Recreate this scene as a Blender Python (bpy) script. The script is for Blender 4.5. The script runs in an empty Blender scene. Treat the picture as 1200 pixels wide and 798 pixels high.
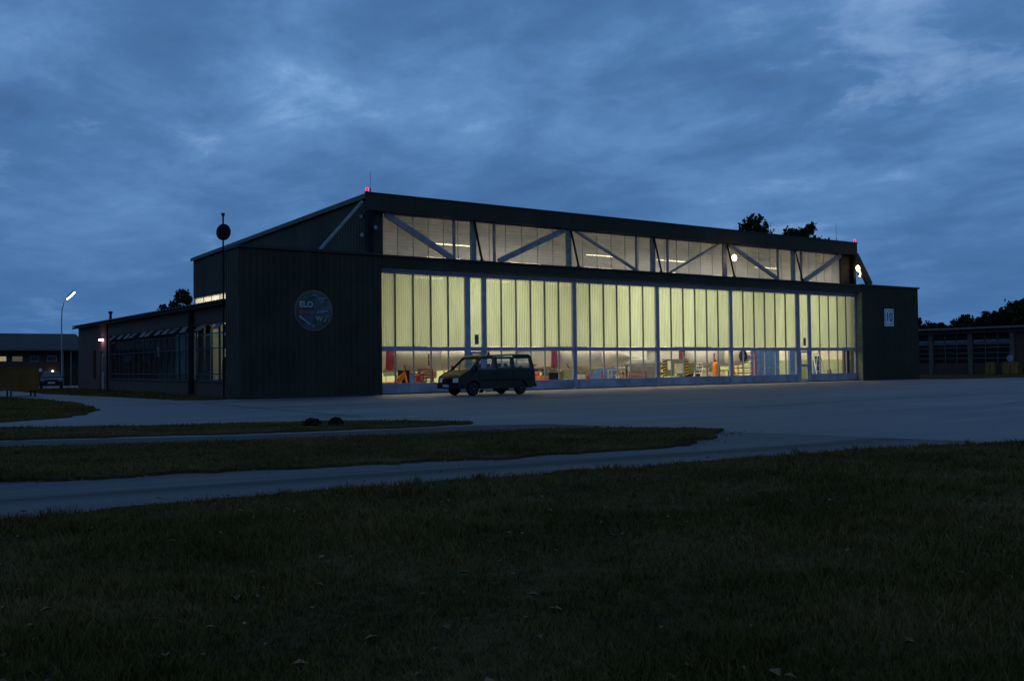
import bpy, bmesh, math, random
import numpy as np
from mathutils import Vector, Matrix
S = bpy.context.scene
COL = S.collection
R_ = math.radians
random.seed(7)

# ---------------------------------------------------------------- camera
cam = bpy.data.cameras.new('camera')
camo = bpy.data.objects.new('camera', cam)
COL.objects.link(camo)
S.camera = camo
cam.sensor_fit = 'HORIZONTAL'
cam.sensor_width = 36.0
cam.lens = 1147.78 / 1200 * 36
cam.clip_start = 0.1
cam.clip_end = 3000
AX = np.array(((0.814423, -0.005359, -0.580247), (-0.580162, -0.026951, -0.814055), (-0.011276, 0.999622, -0.025059)))
m = Matrix([list(r) for r in AX]).to_4x4()
q = m.to_quaternion().normalized()
camo.matrix_world = Matrix.Translation((-25.25, -47.68, 1.55)) @ q.to_matrix().to_4x4()

# ---------------------------------------------------------------- world (dusk, overcast)
W = bpy.data.worlds.new('World')
S.world = W
W.use_nodes = True
nt = W.node_tree
nt.nodes.clear()
def N(t, **k):
    n = nt.nodes.new(t)
    for a, b in k.items(): setattr(n, a, b)
    return n
def LK(a, b): nt.links.new(a, b)
def math_(op, a, b=None, tree=None):
    n = (tree or nt).nodes.new('ShaderNodeMath'); n.operation = op
    for i, v in enumerate((a, b)):
        if v is None: continue
        if isinstance(v, (int, float)): n.inputs[i].default_value = v
        else: (tree or nt).links.new(v, n.inputs[i])
    return n.outputs[0]
tc = N('ShaderNodeTexCoord')
sep = N('ShaderNodeSeparateXYZ'); LK(tc.outputs['Generated'], sep.inputs[0])
zz = math_('MAXIMUM', sep.outputs[2], 0.0)
den = math_('ADD', zz, 0.17)
px = math_('DIVIDE', sep.outputs[0], den)
py = math_('DIVIDE', sep.outputs[1], den)
cmb = N('ShaderNodeCombineXYZ'); LK(px, cmb.inputs[0]); LK(py, cmb.inputs[1])
mp = N('ShaderNodeMapping'); LK(cmb.outputs[0], mp.inputs[0])
mp.inputs['Rotation'].default_value = (0, 0, R_(-22)); mp.inputs['Scale'].default_value = (1.0, 0.80, 1)
mp.inputs['Location'].default_value = (3.1, 1.7, 0)
def noise(scale, detail, rough, dist, vec):
    n = N('ShaderNodeTexNoise'); n.inputs['Scale'].default_value = scale; n.inputs['Detail'].default_value = detail
    n.inputs['Roughness'].default_value = rough; n.inputs['Distortion'].default_value = dist; LK(vec, n.inputs['Vector']); return n.outputs['Fac']
n1 = noise(1.0, 4, 0.5, 0.25, mp.outputs[0])
n2 = noise(3.4, 9, 0.62, 0.25, mp.outputs[0])
n3 = noise(1.35, 2, 0.4, 0.0, mp.outputs[0])
mixn = math_('ADD', math_('MULTIPLY', n1, 0.56), math_('MULTIPLY', n2, 0.44))
rmp = N('ShaderNodeValToRGB'); LK(mixn, rmp.inputs[0])
cr = rmp.color_ramp
cr.elements[0].position = 0.38; cr.elements[0].color = (0.052, 0.138, 0.315, 1)
cr.elements[1].position = 0.64; cr.elements[1].color = (0.195, 0.372, 0.660, 1)
e = cr.elements.new(0.47); e.color = (0.069, 0.180, 0.395, 1)
e = cr.elements.new(0.58); e.color = (0.118, 0.265, 0.535, 1)
# small brighter breaks in the cloud
brk = N('ShaderNodeMapRange'); LK(math_('MULTIPLY', n2, n3), brk.inputs[0])
brk.inputs[1].default_value = 0.32; brk.inputs[2].default_value = 0.42; brk.inputs[3].default_value = 0; brk.inputs[4].default_value = 0.34
mxb = N('ShaderNodeMix', data_type='RGBA'); LK(brk.outputs[0], mxb.inputs[0]); LK(rmp.outputs[0], mxb.inputs[6]); mxb.inputs[7].default_value = (0.30, 0.45, 0.70, 1)
# towards the horizon the layer closes up
hz = N('ShaderNodeMapRange'); LK(sep.outputs[2], hz.inputs[0]); hz.inputs[1].default_value = -0.02; hz.inputs[2].default_value = 0.26; hz.inputs[3].default_value = 0.80; hz.inputs[4].default_value = 0.0
mxh = N('ShaderNodeMix', data_type='RGBA'); LK(hz.outputs[0], mxh.inputs[0]); LK(mxb.outputs[2], mxh.inputs[6]); mxh.inputs[7].default_value = (0.050, 0.155, 0.375, 1)
sky = N('ShaderNodeTexSky'); sky.sky_type = 'NISHITA'; sky.sun_disc = False
sky.sun_elevation = R_(-1.5); sky.sun_rotation = R_(150)
bg1 = N('ShaderNodeBackground'); LK(mxh.outputs[2], bg1.inputs[0]); bg1.inputs[1].default_value = 1.0
bg2 = N('ShaderNodeBackground'); LK(sky.outputs[0], bg2.inputs[0]); bg2.inputs[1].default_value = 0.02
ads = N('ShaderNodeAddShader'); LK(bg1.outputs[0], ads.inputs[0]); LK(bg2.outputs[0], ads.inputs[1])
wo = N('ShaderNodeOutputWorld'); LK(ads.outputs[0], wo.inputs[0])

sun = bpy.data.lights.new('sun', 'SUN'); sun.energy = 0.012; sun.angle = R_(40); sun.color = (1, .85, .8)
suno = bpy.data.objects.new('sun', sun); COL.objects.link(suno)
suno.rotation_euler = (R_(75), 0, R_(150 + 180)); 

S.view_settings.view_transform = 'Standard'; S.view_settings.look = 'None'
S.view_settings.exposure = 0.0; S.view_settings.gamma = 1.0; S.view_settings.use_curve_mapping = False
S.cycles.max_bounces = 8; S.cycles.diffuse_bounces = 3; S.cycles.transparent_max_bounces = 12
S.cycles.sample_clamp_indirect = 4.0; S.cycles.use_denoising = True
S.cycles.caustics_reflective = False; S.cycles.caustics_refractive = False

# ---------------------------------------------------------------- materials
MATS = {}
def mat(name, col, rough=0.7, metal=0.0, var=0.12, vscale=3.0, bump=0.0, bscale=20.0, col2=None, emit=None, spec=0.3, stretch=None):
    if name in MATS: return MATS[name]
    M = bpy.data.materials.new(name); M.use_nodes = True
    t = M.node_tree; b = t.nodes['Principled BSDF']
    b.inputs['Roughness'].default_value = rough; b.inputs['Metallic'].default_value = metal
    b.inputs['Specular IOR Level'].default_value = spec
    c = t.nodes.new('ShaderNodeTexCoord')
    src = c.outputs['Object']
    if stretch:
        mpn = t.nodes.new('ShaderNodeMapping'); mpn.inputs['Scale'].default_value = stretch; t.links.new(src, mpn.inputs[0]); src = mpn.outputs[0]
    n = t.nodes.new('ShaderNodeTexNoise'); n.inputs['Scale'].default_value = vscale; n.inputs['Detail'].default_value = 6; n.inputs['Roughness'].default_value = .6
    t.links.new(src, n.inputs['Vector'])
    r = t.nodes.new('ShaderNodeValToRGB'); t.links.new(n.outputs['Fac'], r.inputs[0])
    c2 = col2 or tuple(min(1, x * (1 + var * 2)) for x in col)
    c1 = tuple(x * (1 - var * 2) for x in col) if not col2 else col
    r.color_ramp.elements[0].position = .35; r.color_ramp.elements[1].position = .65
    r.color_ramp.elements[0].color = (*c1, 1); r.color_ramp.elements[1].color = (*c2, 1)
    t.links.new(r.outputs[0], b.inputs['Base Color'])
    if bump:
        n2_ = t.nodes.new('ShaderNodeTexNoise'); n2_.inputs['Scale'].default_value = bscale; n2_.inputs['Detail'].default_value = 5
        t.links.new(src, n2_.inputs['Vector'])
        bp = t.nodes.new('ShaderNodeBump'); bp.inputs['Strength'].default_value = bump; bp.inputs['Distance'].default_value = .02
        t.links.new(n2_.outputs['Fac'], bp.inputs['Height']); t.links.new(bp.outputs[0], b.inputs['Normal'])
    if emit:
        b.inputs['Emission Color'].default_value = (*emit[0], 1); b.inputs['Emission Strength'].default_value = emit[1]
    MATS[name] = M
    return M

def shader_mat(name, build):
    M = bpy.data.materials.new(name); M.use_nodes = True
    t = M.node_tree; t.nodes.clear(); o = t.nodes.new('ShaderNodeOutputMaterial')
    t.links.new(build(t), o.inputs[0]); MATS[name] = M
    return M
def clear_glass(tint=(.96, .97, .96), dirt=0.012):
    def f(t):
        tr = t.nodes.new('ShaderNodeBsdfTransparent'); tr.inputs[0].default_value = (*tint, 1)
        gl = t.nodes.new('ShaderNodeBsdfGlossy'); gl.inputs['Roughness'].default_value = .03
        lw = t.nodes.new('ShaderNodeLayerWeight'); lw.inputs[0].default_value = .5
        fr = t.nodes.new('ShaderNodeMath'); fr.operation = 'MULTIPLY_ADD'; t.links.new(math_('POWER', lw.outputs['Facing'], 5.0, t), fr.inputs[0]); fr.inputs[1].default_value = .9; fr.inputs[2].default_value = .035
        m1 = t.nodes.new('ShaderNodeMixShader'); t.links.new(fr.outputs[0], m1.inputs[0]); t.links.new(tr.outputs[0], m1.inputs[1]); t.links.new(gl.outputs[0], m1.inputs[2])
        df = t.nodes.new('ShaderNodeBsdfDiffuse'); df.inputs[0].default_value = (.5, .5, .45, 1)
        m2 = t.nodes.new('ShaderNodeMixShader')
        no = t.nodes.new('ShaderNodeTexNoise'); no.inputs['Scale'].default_value = 2.5; no.inputs['Detail'].default_value = 5
        c = t.nodes.new('ShaderNodeTexCoord'); t.links.new(c.outputs['Object'], no.inputs['Vector'])
        mr = t.nodes.new('ShaderNodeMapRange'); t.links.new(no.outputs['Fac'], mr.inputs[0]); mr.inputs[1].default_value = .4; mr.inputs[2].default_value = .7; mr.inputs[3].default_value = 0; mr.inputs[4].default_value = dirt * 2
        t.links.new(mr.outputs[0], m2.inputs[0]); t.links.new(m1.outputs[0], m2.inputs[1]); t.links.new(df.outputs[0], m2.inputs[2])
        return m2.outputs[0]
    return f
def sheet(colr, trans, see, refl=.25, vs=(1.2, 1.2, .25)):
    """translucent plastic: scatters light through, lets a little straight through"""
    def f(t):
        c = t.nodes.new('ShaderNodeTexCoord'); mpn = t.nodes.new('ShaderNodeMapping'); mpn.inputs['Scale'].default_value = vs
        oi = t.nodes.new('ShaderNodeObjectInfo')
        va = t.nodes.new('ShaderNodeVectorMath'); va.operation = 'ADD'
        t.links.new(c.outputs['Object'], va.inputs[0]); t.links.new(oi.outputs['Location'], va.inputs[1])
        t.links.new(va.outputs[0], mpn.inputs[0])
        no = t.nodes.new('ShaderNodeTexNoise'); no.inputs['Scale'].default_value = 1.3; no.inputs['Detail'].default_value = 7; t.links.new(mpn.outputs[0], no.inputs['Vector'])
        rp = t.nodes.new('ShaderNodeValToRGB'); t.links.new(no.outputs['Fac'], rp.inputs[0])
        rp.color_ramp.elements[0].position = .3; rp.color_ramp.elements[1].position = .7
        rp.color_ramp.elements[0].color = (*[x * .82 for x in colr], 1); rp.color_ramp.elements[1].color = (*[min(1, x * 1.06) for x in colr], 1)
        # each sheet aged a little differently
        hs = t.nodes.new('ShaderNodeHueSaturation'); t.links.new(rp.outputs[0], hs.inputs['Color'])
        mr = t.nodes.new('ShaderNodeMapRange'); t.links.new(oi.outputs['Random'], mr.inputs[0]); mr.inputs[3].default_value = .85; mr.inputs[4].default_value = 1.08
        t.links.new(mr.outputs[0], hs.inputs['Value'])
        tl = t.nodes.new('ShaderNodeBsdfTranslucent'); t.links.new(hs.outputs[0], tl.inputs[0])
        df = t.nodes.new('ShaderNodeBsdfDiffuse'); df.inputs[0].default_value = (refl, refl, refl * .8, 1)
        tr = t.nodes.new('ShaderNodeBsdfTransparent')
        a = t.nodes.new('ShaderNodeMixShader'); a.inputs[0].default_value = trans; t.links.new(df.outputs[0], a.inputs[1]); t.links.new(tl.outputs[0], a.inputs[2])
        b = t.nodes.new('ShaderNodeMixShader'); b.inputs[0].default_value = see; t.links.new(a.outputs[0], b.inputs[1]); t.links.new(tr.outputs[0], b.inputs[2])
        return b.outputs[0]
    return f
def emitter(name, colr, s):
    def f(t):
        e_ = t.nodes.new('ShaderNodeEmission'); e_.inputs[0].default_value = (*colr, 1); e_.inputs[1].default_value = s; return e_.outputs[0]
    return shader_mat(name, f)

def per_object(M, lo=.93, hi=1.07):
    t = M.node_tree; b = t.nodes['Principled BSDF']; src = b.inputs['Base Color'].links[0].from_socket
    oi = t.nodes.new('ShaderNodeObjectInfo'); mr = t.nodes.new('ShaderNodeMapRange'); t.links.new(oi.outputs['Random'], mr.inputs[0]); mr.inputs[3].default_value = lo; mr.inputs[4].default_value = hi
    # rain streaks running down
    c = t.nodes.new('ShaderNodeTexCoord'); mp_ = t.nodes.new('ShaderNodeMapping'); mp_.inputs['Scale'].default_value = (4, 4, .12); t.links.new(c.outputs['Object'], mp_.inputs[0])
    n_ = t.nodes.new('ShaderNodeTexNoise'); n_.inputs['Scale'].default_value = 1; n_.inputs['Detail'].default_value = 5; t.links.new(mp_.outputs[0], n_.inputs['Vector'])
    m2 = t.nodes.new('ShaderNodeMapRange'); t.links.new(n_.outputs['Fac'], m2.inputs[0]); m2.inputs[1].default_value = .35; m2.inputs[2].default_value = .65; m2.inputs[3].default_value = .9; m2.inputs[4].default_value = 1.1
    hs = t.nodes.new('ShaderNodeHueSaturation'); t.links.new(src, hs.inputs['Color']); t.links.new(math_('MULTIPLY', mr.outputs[0], m2.outputs[0], t), hs.inputs['Value']); t.links.new(hs.outputs[0], b.inputs['Base Color'])
    return M
GREEN = mat('dark_green_cladding', (.033, .029, .016), .75, var=.1, vscale=.6, bump=.15, bscale=8)
GREENL = mat('grey_green_cladding', (.050, .042, .028), .7, var=.12, vscale=.5)
per_object(GREEN); per_object(GREENL, .92, 1.08)
TRIM = mat('dark_trim', (.026, .024, .018), .6)
FRAME = mat('blue_grey_frame_paint', (.26, .27, .34), .55, var=.08, vscale=1.5)
FRAMEK = mat('kick_panel_paint', (.25, .26, .32), .55, var=.15, vscale=.8)
STEEL = mat('truss_grey_paint', (.25, .235, .225), .55)
BLACK = mat('black_steel', (.010, .010, .010), .7, spec=.12)
RUBBER = mat('black_rubber', (.012, .012, .012), .85)
ALU = mat('aluminium_flashing', (.35, .36, .38), .45, .4)
SHEETY = shader_mat('yellow_green_fibreglass', sheet((.43, .52, .385), .90, .012))
SHEETC = shader_mat('cloudy_clerestory_plastic', sheet((.36, .38, .45), .66, .05, refl=.42, vs=(.5, .5, 2.2)))
GLASS = shader_mat('clear_glass', clear_glass())
GLASSD = shader_mat('grimy_office_glass', clear_glass((.86, .9, .86), .02))
VGLASS = shader_mat('vehicle_glass', clear_glass((.93, .96, .94), .02))
HALLW = mat('hall_cream_wall', (.78, .73, .58), .8, var=.05)
HALLG = mat('hall_green_dado', (.40, .46, .26), .7, var=.05)
HALLF = mat('hall_floor_paint', (.38, .36, .29), .35, var=.08, vscale=.5)
DECK = mat('roof_deck_inside', (.50, .45, .38), .8, var=.1, stretch=(.2, 6, 1))
ROOFM = mat('roof_felt', (.05, .05, .05), .9)
BLUE = mat('blue_paint', (.06, .14, .36), .5)
RED = mat('red_paint', (.34, .028, .02), .45)
ORANGE = mat('orange_paint', (.75, .22, .02), .5)
YELLOW = mat('yellow_paint', (.62, .42, .03), .5)
WHITE = mat('white_paint', (.75, .74, .70), .5)
OLIVE = mat('olive_paint', (.16, .17, .09), .6)
JETG = mat('jet_grey_paint', (.62, .60, .54), .45, var=.06, vscale=.8)
JETD = mat('jet_dark_grey_paint', (.16, .165, .17), .5, var=.08)
RADOME = mat('jet_radome_tan_grey', (.52, .47, .38), .45, var=.05)
COVER = mat('red_cover_cloth', (.24, .028, .03), .9, var=.1)
WOOD = mat('weathered_wood', (.20, .13, .07), .8, stretch=(1, 1, 8))

def brick_mat():
    def f(t):
        c = t.nodes.new('ShaderNodeTexCoord'); sp = t.nodes.new('ShaderNodeSeparateXYZ'); t.links.new(c.outputs['Object'], sp.inputs[0])
        ad = math_('ADD', sp.outputs[0], sp.outputs[1], t)
        cm = t.nodes.new('ShaderNodeCombineXYZ'); t.links.new(ad, cm.inputs[0]); t.links.new(sp.outputs[2], cm.inputs[1])
        b = t.nodes.new('ShaderNodeTexBrick'); t.links.new(cm.outputs[0], b.inputs['Vector'])
        b.inputs['Color1'].default_value = (.062, .026, .014, 1); b.inputs['Color2'].default_value = (.085, .036, .020, 1); b.inputs['Mortar'].default_value = (.12, .10, .08, 1)
        b.inputs['Scale'].default_value = 1; b.inputs['Brick Width'].default_value = .25; b.inputs['Row Height'].default_value = .077; b.inputs['Mortar Size'].default_value = .006
        n = t.nodes.new('ShaderNodeTexNoise'); n.inputs['Scale'].default_value = .7; n.inputs['Detail'].default_value = 6; t.links.new(c.outputs['Object'], n.inputs['Vector'])
        mr = t.nodes.new('ShaderNodeMapRange'); t.links.new(n.outputs['Fac'], mr.inputs[0]); mr.inputs[3].default_value = .55; mr.inputs[4].default_value = 1.35
        mx = t.nodes.new('ShaderNodeMix'); mx.data_type = 'RGBA'; mx.blend_type = 'MULTIPLY'; mx.inputs[0].default_value = 1
        t.links.new(b.outputs['Color'], mx.inputs[6]); t.links.new(mr.outputs[0], mx.inputs[7])
        p = t.nodes.new('ShaderNodeBsdfPrincipled'); p.inputs['Roughness'].default_value = .85; t.links.new(mx.outputs[2], p.inputs['Base Color'])
        bp = t.nodes.new('ShaderNodeBump'); bp.inputs['Distance'].default_value = .01; bp.invert = True; t.links.new(b.outputs['Fac'], bp.inputs['Height']); t.links.new(bp.outputs[0], p.inputs['Normal'])
        return p.outputs[0]
    return shader_mat('brown_brick', f)
BRICK = brick_mat()

def pave_mat(name, base, joint, slab, rot=0.0, streak=(.13, 1.5, 1), wet=False, lo=.50, hi=1.3, band=None):
    def f(t):
        c = t.nodes.new('ShaderNodeTexCoord')
        mpn = t.nodes.new('ShaderNodeMapping'); mpn.inputs['Rotation'].default_value = (0, 0, rot); t.links.new(c.outputs['Object'], mpn.inputs[0])
        b = t.nodes.new('ShaderNodeTexBrick'); t.links.new(mpn.outputs[0], b.inputs['Vector']); b.offset = 0
        b.inputs['Color1'].default_value = (1, 1, 1, 1); b.inputs['Color2'].default_value = (.86, .86, .86, 1); b.inputs['Mortar'].default_value = (joint,) * 3 + (1,)
        b.inputs['Scale'].default_value = 1; b.inputs['Brick Width'].default_value = slab; b.inputs['Row Height'].default_value = slab; b.inputs['Mortar Size'].default_value = .022; b.inputs['Mortar Smooth'].default_value = .3
        ms = t.nodes.new('ShaderNodeMapping'); ms.inputs['Scale'].default_value = streak; t.links.new(mpn.outputs[0], ms.inputs[0])
        n = t.nodes.new('ShaderNodeTexNoise'); n.inputs['Scale'].default_value = .45; n.inputs['Detail'].default_value = 9; n.inputs['Roughness'].default_value = .65; n.inputs['Distortion'].default_value = .6; t.links.new(ms.outputs[0], n.inputs['Vector'])
        n2_ = t.nodes.new('ShaderNodeTexNoise'); n2_.inputs['Scale'].default_value = 14; n2_.inputs['Detail'].default_value = 6; t.links.new(c.outputs['Object'], n2_.inputs['Vector'])
        rp = t.nodes.new('ShaderNodeValToRGB'); t.links.new(n.outputs['Fac'], rp.inputs[0])
        rp.color_ramp.elements[0].position = .36; rp.color_ramp.elements[1].position = .66
        rp.color_ramp.elements[0].color = (*[x * lo for x in base], 1); rp.color_ramp.elements[1].color = (*[x * hi for x in base], 1)
        m1 = t.nodes.new('ShaderNodeMix'); m1.data_type = 'RGBA'; m1.blend_type = 'MULTIPLY'; m1.inputs[0].default_value = 1; t.links.new(rp.outputs[0], m1.inputs[6]); t.links.new(b.outputs['Color'], m1.inputs[7])
        mr = t.nodes.new('ShaderNodeMapRange'); t.links.new(n2_.outputs['Fac'], mr.inputs[0]); mr.inputs[3].default_value = .7; mr.inputs[4].default_value = 1.3
        m2 = t.nodes.new('ShaderNodeMix'); m2.data_type = 'RGBA'; m2.blend_type = 'MULTIPLY'; m2.inputs[0].default_value = 1; t.links.new(m1.outputs[2], m2.inputs[6]); t.links.new(mr.outputs[0], m2.inputs[7])
        p = t.nodes.new('ShaderNodeBsdfPrincipled'); out = m2.outputs[2]
        if band:   # worn, tyre-darkened strip along the middle of the road
            sp = t.nodes.new('ShaderNodeSeparateXYZ'); t.links.new(c.outputs['Object'], sp.inputs[0])
            off = math_('ADD', math_('ADD', sp.outputs[1], math_('MULTIPLY', sp.outputs[0], band[0], t), t), band[1], t)
            off = math_('ADD', off, math_('MULTIPLY', math_('SUBTRACT', n.outputs['Fac'], .5, t), 2.6, t), t)
            mb_ = t.nodes.new('ShaderNodeMapRange'); mb_.interpolation_type = 'SMOOTHSTEP'; t.links.new(math_('ABSOLUTE', off, None, t), mb_.inputs[0]); mb_.inputs[1].default_value = .1; mb_.inputs[2].default_value = .75; mb_.inputs[3].default_value = .38; mb_.inputs[4].default_value = 1.0
            m3 = t.nodes.new('ShaderNodeMix'); m3.data_type = 'RGBA'; m3.blend_type = 'MULTIPLY'; m3.inputs[0].default_value = 1; t.links.new(out, m3.inputs[6]); t.links.new(mb_.outputs[0], m3.inputs[7]); out = m3.outputs[2]
        t.links.new(out, p.inputs['Base Color'])
        r2 = t.nodes.new('ShaderNodeMapRange'); t.links.new(n.outputs['Fac'], r2.inputs[0]); r2.inputs[1].default_value = .35; r2.inputs[2].default_value = .65; r2.inputs[3].default_value = .55 if wet else .7; r2.inputs[4].default_value = .9
        t.links.new(r2.outputs[0], p.inputs['Roughness']); p.inputs['Specular IOR Level'].default_value = .25
        bp = t.nodes.new('ShaderNodeBump'); bp.inputs['Strength'].default_value = .5; bp.inputs['Distance'].default_value = .012; t.links.new(n2_.outputs['Fac'], bp.inputs['Height']); t.links.new(bp.outputs[0], p.inputs['Normal'])
        return p.outputs[0]
    return shader_mat(name, f)
CONC = pave_mat('worn_concrete_apron', (.190, .165, .158), .68, 6.0, wet=True)
ASPH = pave_mat('dark_asphalt_path', (.045, .040, .038), .9, 30, rot=.3, streak=(.4, 2.5, 1))
ROAD = pave_mat('worn_dark_road', (.125, .107, .10), .85, 30, rot=R_(6), streak=(.10, 1.6, 1), lo=.45, hi=1.35, band=(.13, 37.5))
TAR = mat('tar_joint', (.03, .03, .03), .8)

def grass_mat(name, c1, c2, c3):
    def f(t):
        c = t.nodes.new('ShaderNodeTexCoord')
        n = t.nodes.new('ShaderNodeTexNoise'); n.inputs['Scale'].default_value = .55; n.inputs['Detail'].default_value = 5; t.links.new(c.outputs['Object'], n.inputs['Vector'])
        n2_ = t.nodes.new('ShaderNodeTexNoise'); n2_.inputs['Scale'].default_value = 9; n2_.inputs['Detail'].default_value = 4; t.links.new(c.outputs['Object'], n2_.inputs['Vector'])
        s_ = math_('ADD', math_('MULTIPLY', n.outputs['Fac'], .55, t), math_('MULTIPLY', n2_.outputs['Fac'], .45, t), t)
        rp = t.nodes.new('ShaderNodeValToRGB'); t.links.new(s_, rp.inputs[0])
        rp.color_ramp.elements[0].position = .38; rp.color_ramp.elements[0].color = (*c1, 1)
        rp.color_ramp.elements[1].position = .64; rp.color_ramp.elements[1].color = (*c3, 1)
        e_ = rp.color_ramp.elements.new(.5); e_.color = (*c2, 1)
        p = t.nodes.new('ShaderNodeBsdfPrincipled'); p.inputs['Roughness'].default_value = .8; p.inputs['Specular IOR Level'].default_value = 0.0; t.links.new(rp.outputs[0], p.inputs['Base Color'])
        bp = t.nodes.new('ShaderNodeBump'); bp.inputs['Strength'].default_value = .8; bp.inputs['Distance'].default_value = .04; t.links.new(n2_.outputs['Fac'], bp.inputs['Height']); t.links.new(bp.outputs[0], p.inputs['Normal'])
        return p.outputs[0]
    return shader_mat(name, f)
TURF = grass_mat('turf_soil', (.045, .032, .018), (.065, .050, .022), (.10, .070, .035))
BLADE = grass_mat('grass_blade', (.068, .050, .013), (.108, .074, .022), (.19, .106, .042))
LEAFM = grass_mat('tree_leaves', (.020, .024, .009), (.030, .036, .013), (.045, .048, .018))
BARK = mat('bark', (.06, .045, .032), .9)
DRY = mat('dry_leaf', (.16, .08, .035), .8, var=.3, vscale=.8)

# ---------------------------------------------------------------- mesh helpers
class MB:
    def __init__(s): s.v = []; s.f = []
    def add(s, vs, fs):
        b = len(s.v); s.v += [tuple(v) for v in vs]; s.f += [tuple(b + i for i in f) for f in fs]; return s
    def box(s, x0, x1, y0, y1, z0, z1):
        return s.add([(x0, y0, z0), (x1, y0, z0), (x1, y1, z0), (x0, y1, z0), (x0, y0, z1), (x1, y0, z1), (x1, y1, z1), (x0, y1, z1)],
                     [(0, 3, 2, 1), (4, 5, 6, 7), (0, 1, 5, 4), (1, 2, 6, 5), (2, 3, 7, 6), (3, 0, 4, 7)])
    def quad(s, a, b, c, d): return s.add([a, b, c, d], [(0, 1, 2, 3)])
    def tube(s, a, b, r, n=8, r2=None, cap=True):
        a, b = Vector(a), Vector(b); d = (b - a)
        if d.length < 1e-6: return s
        d.normalize(); u = d.orthogonal().normalized(); w = d.cross(u); r2 = r if r2 is None else r2
        vs = [a + (u * math.cos(t) + w * math.sin(t)) * r for t in [2 * math.pi * k / n for k in range(n)]] + [b + (u * math.cos(t) + w * math.sin(t)) * r2 for t in [2 * math.pi * k / n for k in range(n)]]
        fs = [(k, (k + 1) % n, n + (k + 1) % n, n + k) for k in range(n)]
        if cap: fs += [tuple(range(n))[::-1], tuple(range(n, 2 * n))]
        return s.add(vs, fs)
    def bar(s, a, b, w, h):
        """square bar from a to b, w wide (horizontal) and h the other way"""
        a, b = Vector(a), Vector(b); d = (b - a).normalized()
        u = d.cross(Vector((0, 0, 1))); u = u.normalized() if u.length > 1e-4 else Vector((1, 0, 0)); v = d.cross(u).normalized()
        vs = [p + u * sx * w / 2 + v * sy * h / 2 for p in (a, b) for sx, sy in ((-1, -1), (1, -1), (1, 1), (-1, 1))]
        return s.add(vs, [(0, 1, 2, 3)[::-1], (4, 5, 6, 7), (0, 1, 5, 4), (1, 2, 6, 5), (2, 3, 7, 6), (3, 0, 4, 7)])
    def path(s, pts, r, n=6):
        for a, b in zip(pts, pts[1:]): s.tube(a, b, r, n)
        return s
    def loft(s, rings, cap=True):
        n = len(rings[0]); vs = [p for r in rings for p in r]; fs = []
        for i in range(len(rings) - 1):
            for k in range(n): fs.append((i * n + k, i * n + (k + 1) % n, (i + 1) * n + (k + 1) % n, (i + 1) * n + k))
        if cap: fs += [tuple(range(n))[::-1], tuple(range((len(rings) - 1) * n, len(rings) * n))]
        return s.add(vs, fs)
    def prism(s, poly, axis, a, b):
        """extrude a 2D polygon along axis 'x','y' or 'z' from a to b"""
        def P(p, t): return {'x': (t, p[0], p[1]), 'y': (p[0], t, p[1]), 'z': (p[0], p[1], t)}[axis]
        return s.loft([[P(p, a) for p in poly], [P(p, b) for p in poly]])
    def ball(s, c, r, nu=10, nv=6, sz=1.0):
        rings = []
        for j in range(1, nv):
            t = math.pi * j / nv; rings.append([(c[0] + r * math.sin(t) * math.cos(2 * math.pi * k / nu), c[1] + r * math.sin(t) * math.sin(2 * math.pi * k / nu), c[2] + sz * r * math.cos(t)) for k in range(nu)])
        return s.loft(rings)
    def obj(s, name, m, parent=None, smooth=False, fix=True, auto=False):
        me = bpy.data.meshes.new(name); me.from_pydata([tuple(map(float, v)) for v in s.v], [], s.f); me.update()
        if fix:
            b = bmesh.new(); b.from_mesh(me); bmesh.ops.recalc_face_normals(b, faces=b.faces); b.to_mesh(me); b.free()
        if smooth: me.polygons.foreach_set('use_smooth', [True] * len(me.polygons))
        if m: me.materials.append(m)
        o = bpy.data.objects.new(name, me); COL.objects.link(o)
        if parent: o.parent = parent
        if auto:
            md = o.modifiers.new('bevel', 'BEVEL'); md.width = auto; md.segments = 2; md.limit_method = 'ANGLE'
        return o
def tag(o, label=None, cat=None, group=None, kind=None):
    if label: o['label'] = label
    if cat: o['category'] = cat
    if group: o['group'] = group
    if kind: o['kind'] = kind
    return o
def empty(name, loc, label, cat, group=None, rz=0.0, scale=1.0):
    o = bpy.data.objects.new(name, None); COL.objects.link(o); o.location = loc; o.rotation_euler = (0, 0, rz); o.scale = (scale,) * 3
    o.empty_display_size = .3
    return tag(o, label, cat, group)
def clone(o, parent=None, loc=None):
    c = o.copy(); COL.objects.link(c); c.parent = parent
    if loc is not None: c.location = loc
    for ch in list(o.children): clone(ch, c)
    return c
def lamp(name, kind, loc, energy, colr, size=.1, parent=None, rot=None, spot=None, sy=None):
    l = bpy.data.lights.new(name, kind); l.energy = energy; l.color = colr
    if kind == 'AREA':
        l.size = size
        if sy: l.shape = 'RECTANGLE'; l.size_y = sy
    else: l.shadow_soft_size = size
    if spot: l.spot_size = spot; l.spot_blend = .5
    o = bpy.data.objects.new(name, l); COL.objects.link(o); o.location = loc
    if rot: o.rotation_euler = rot
    if parent: o.parent = parent
    return o

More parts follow.
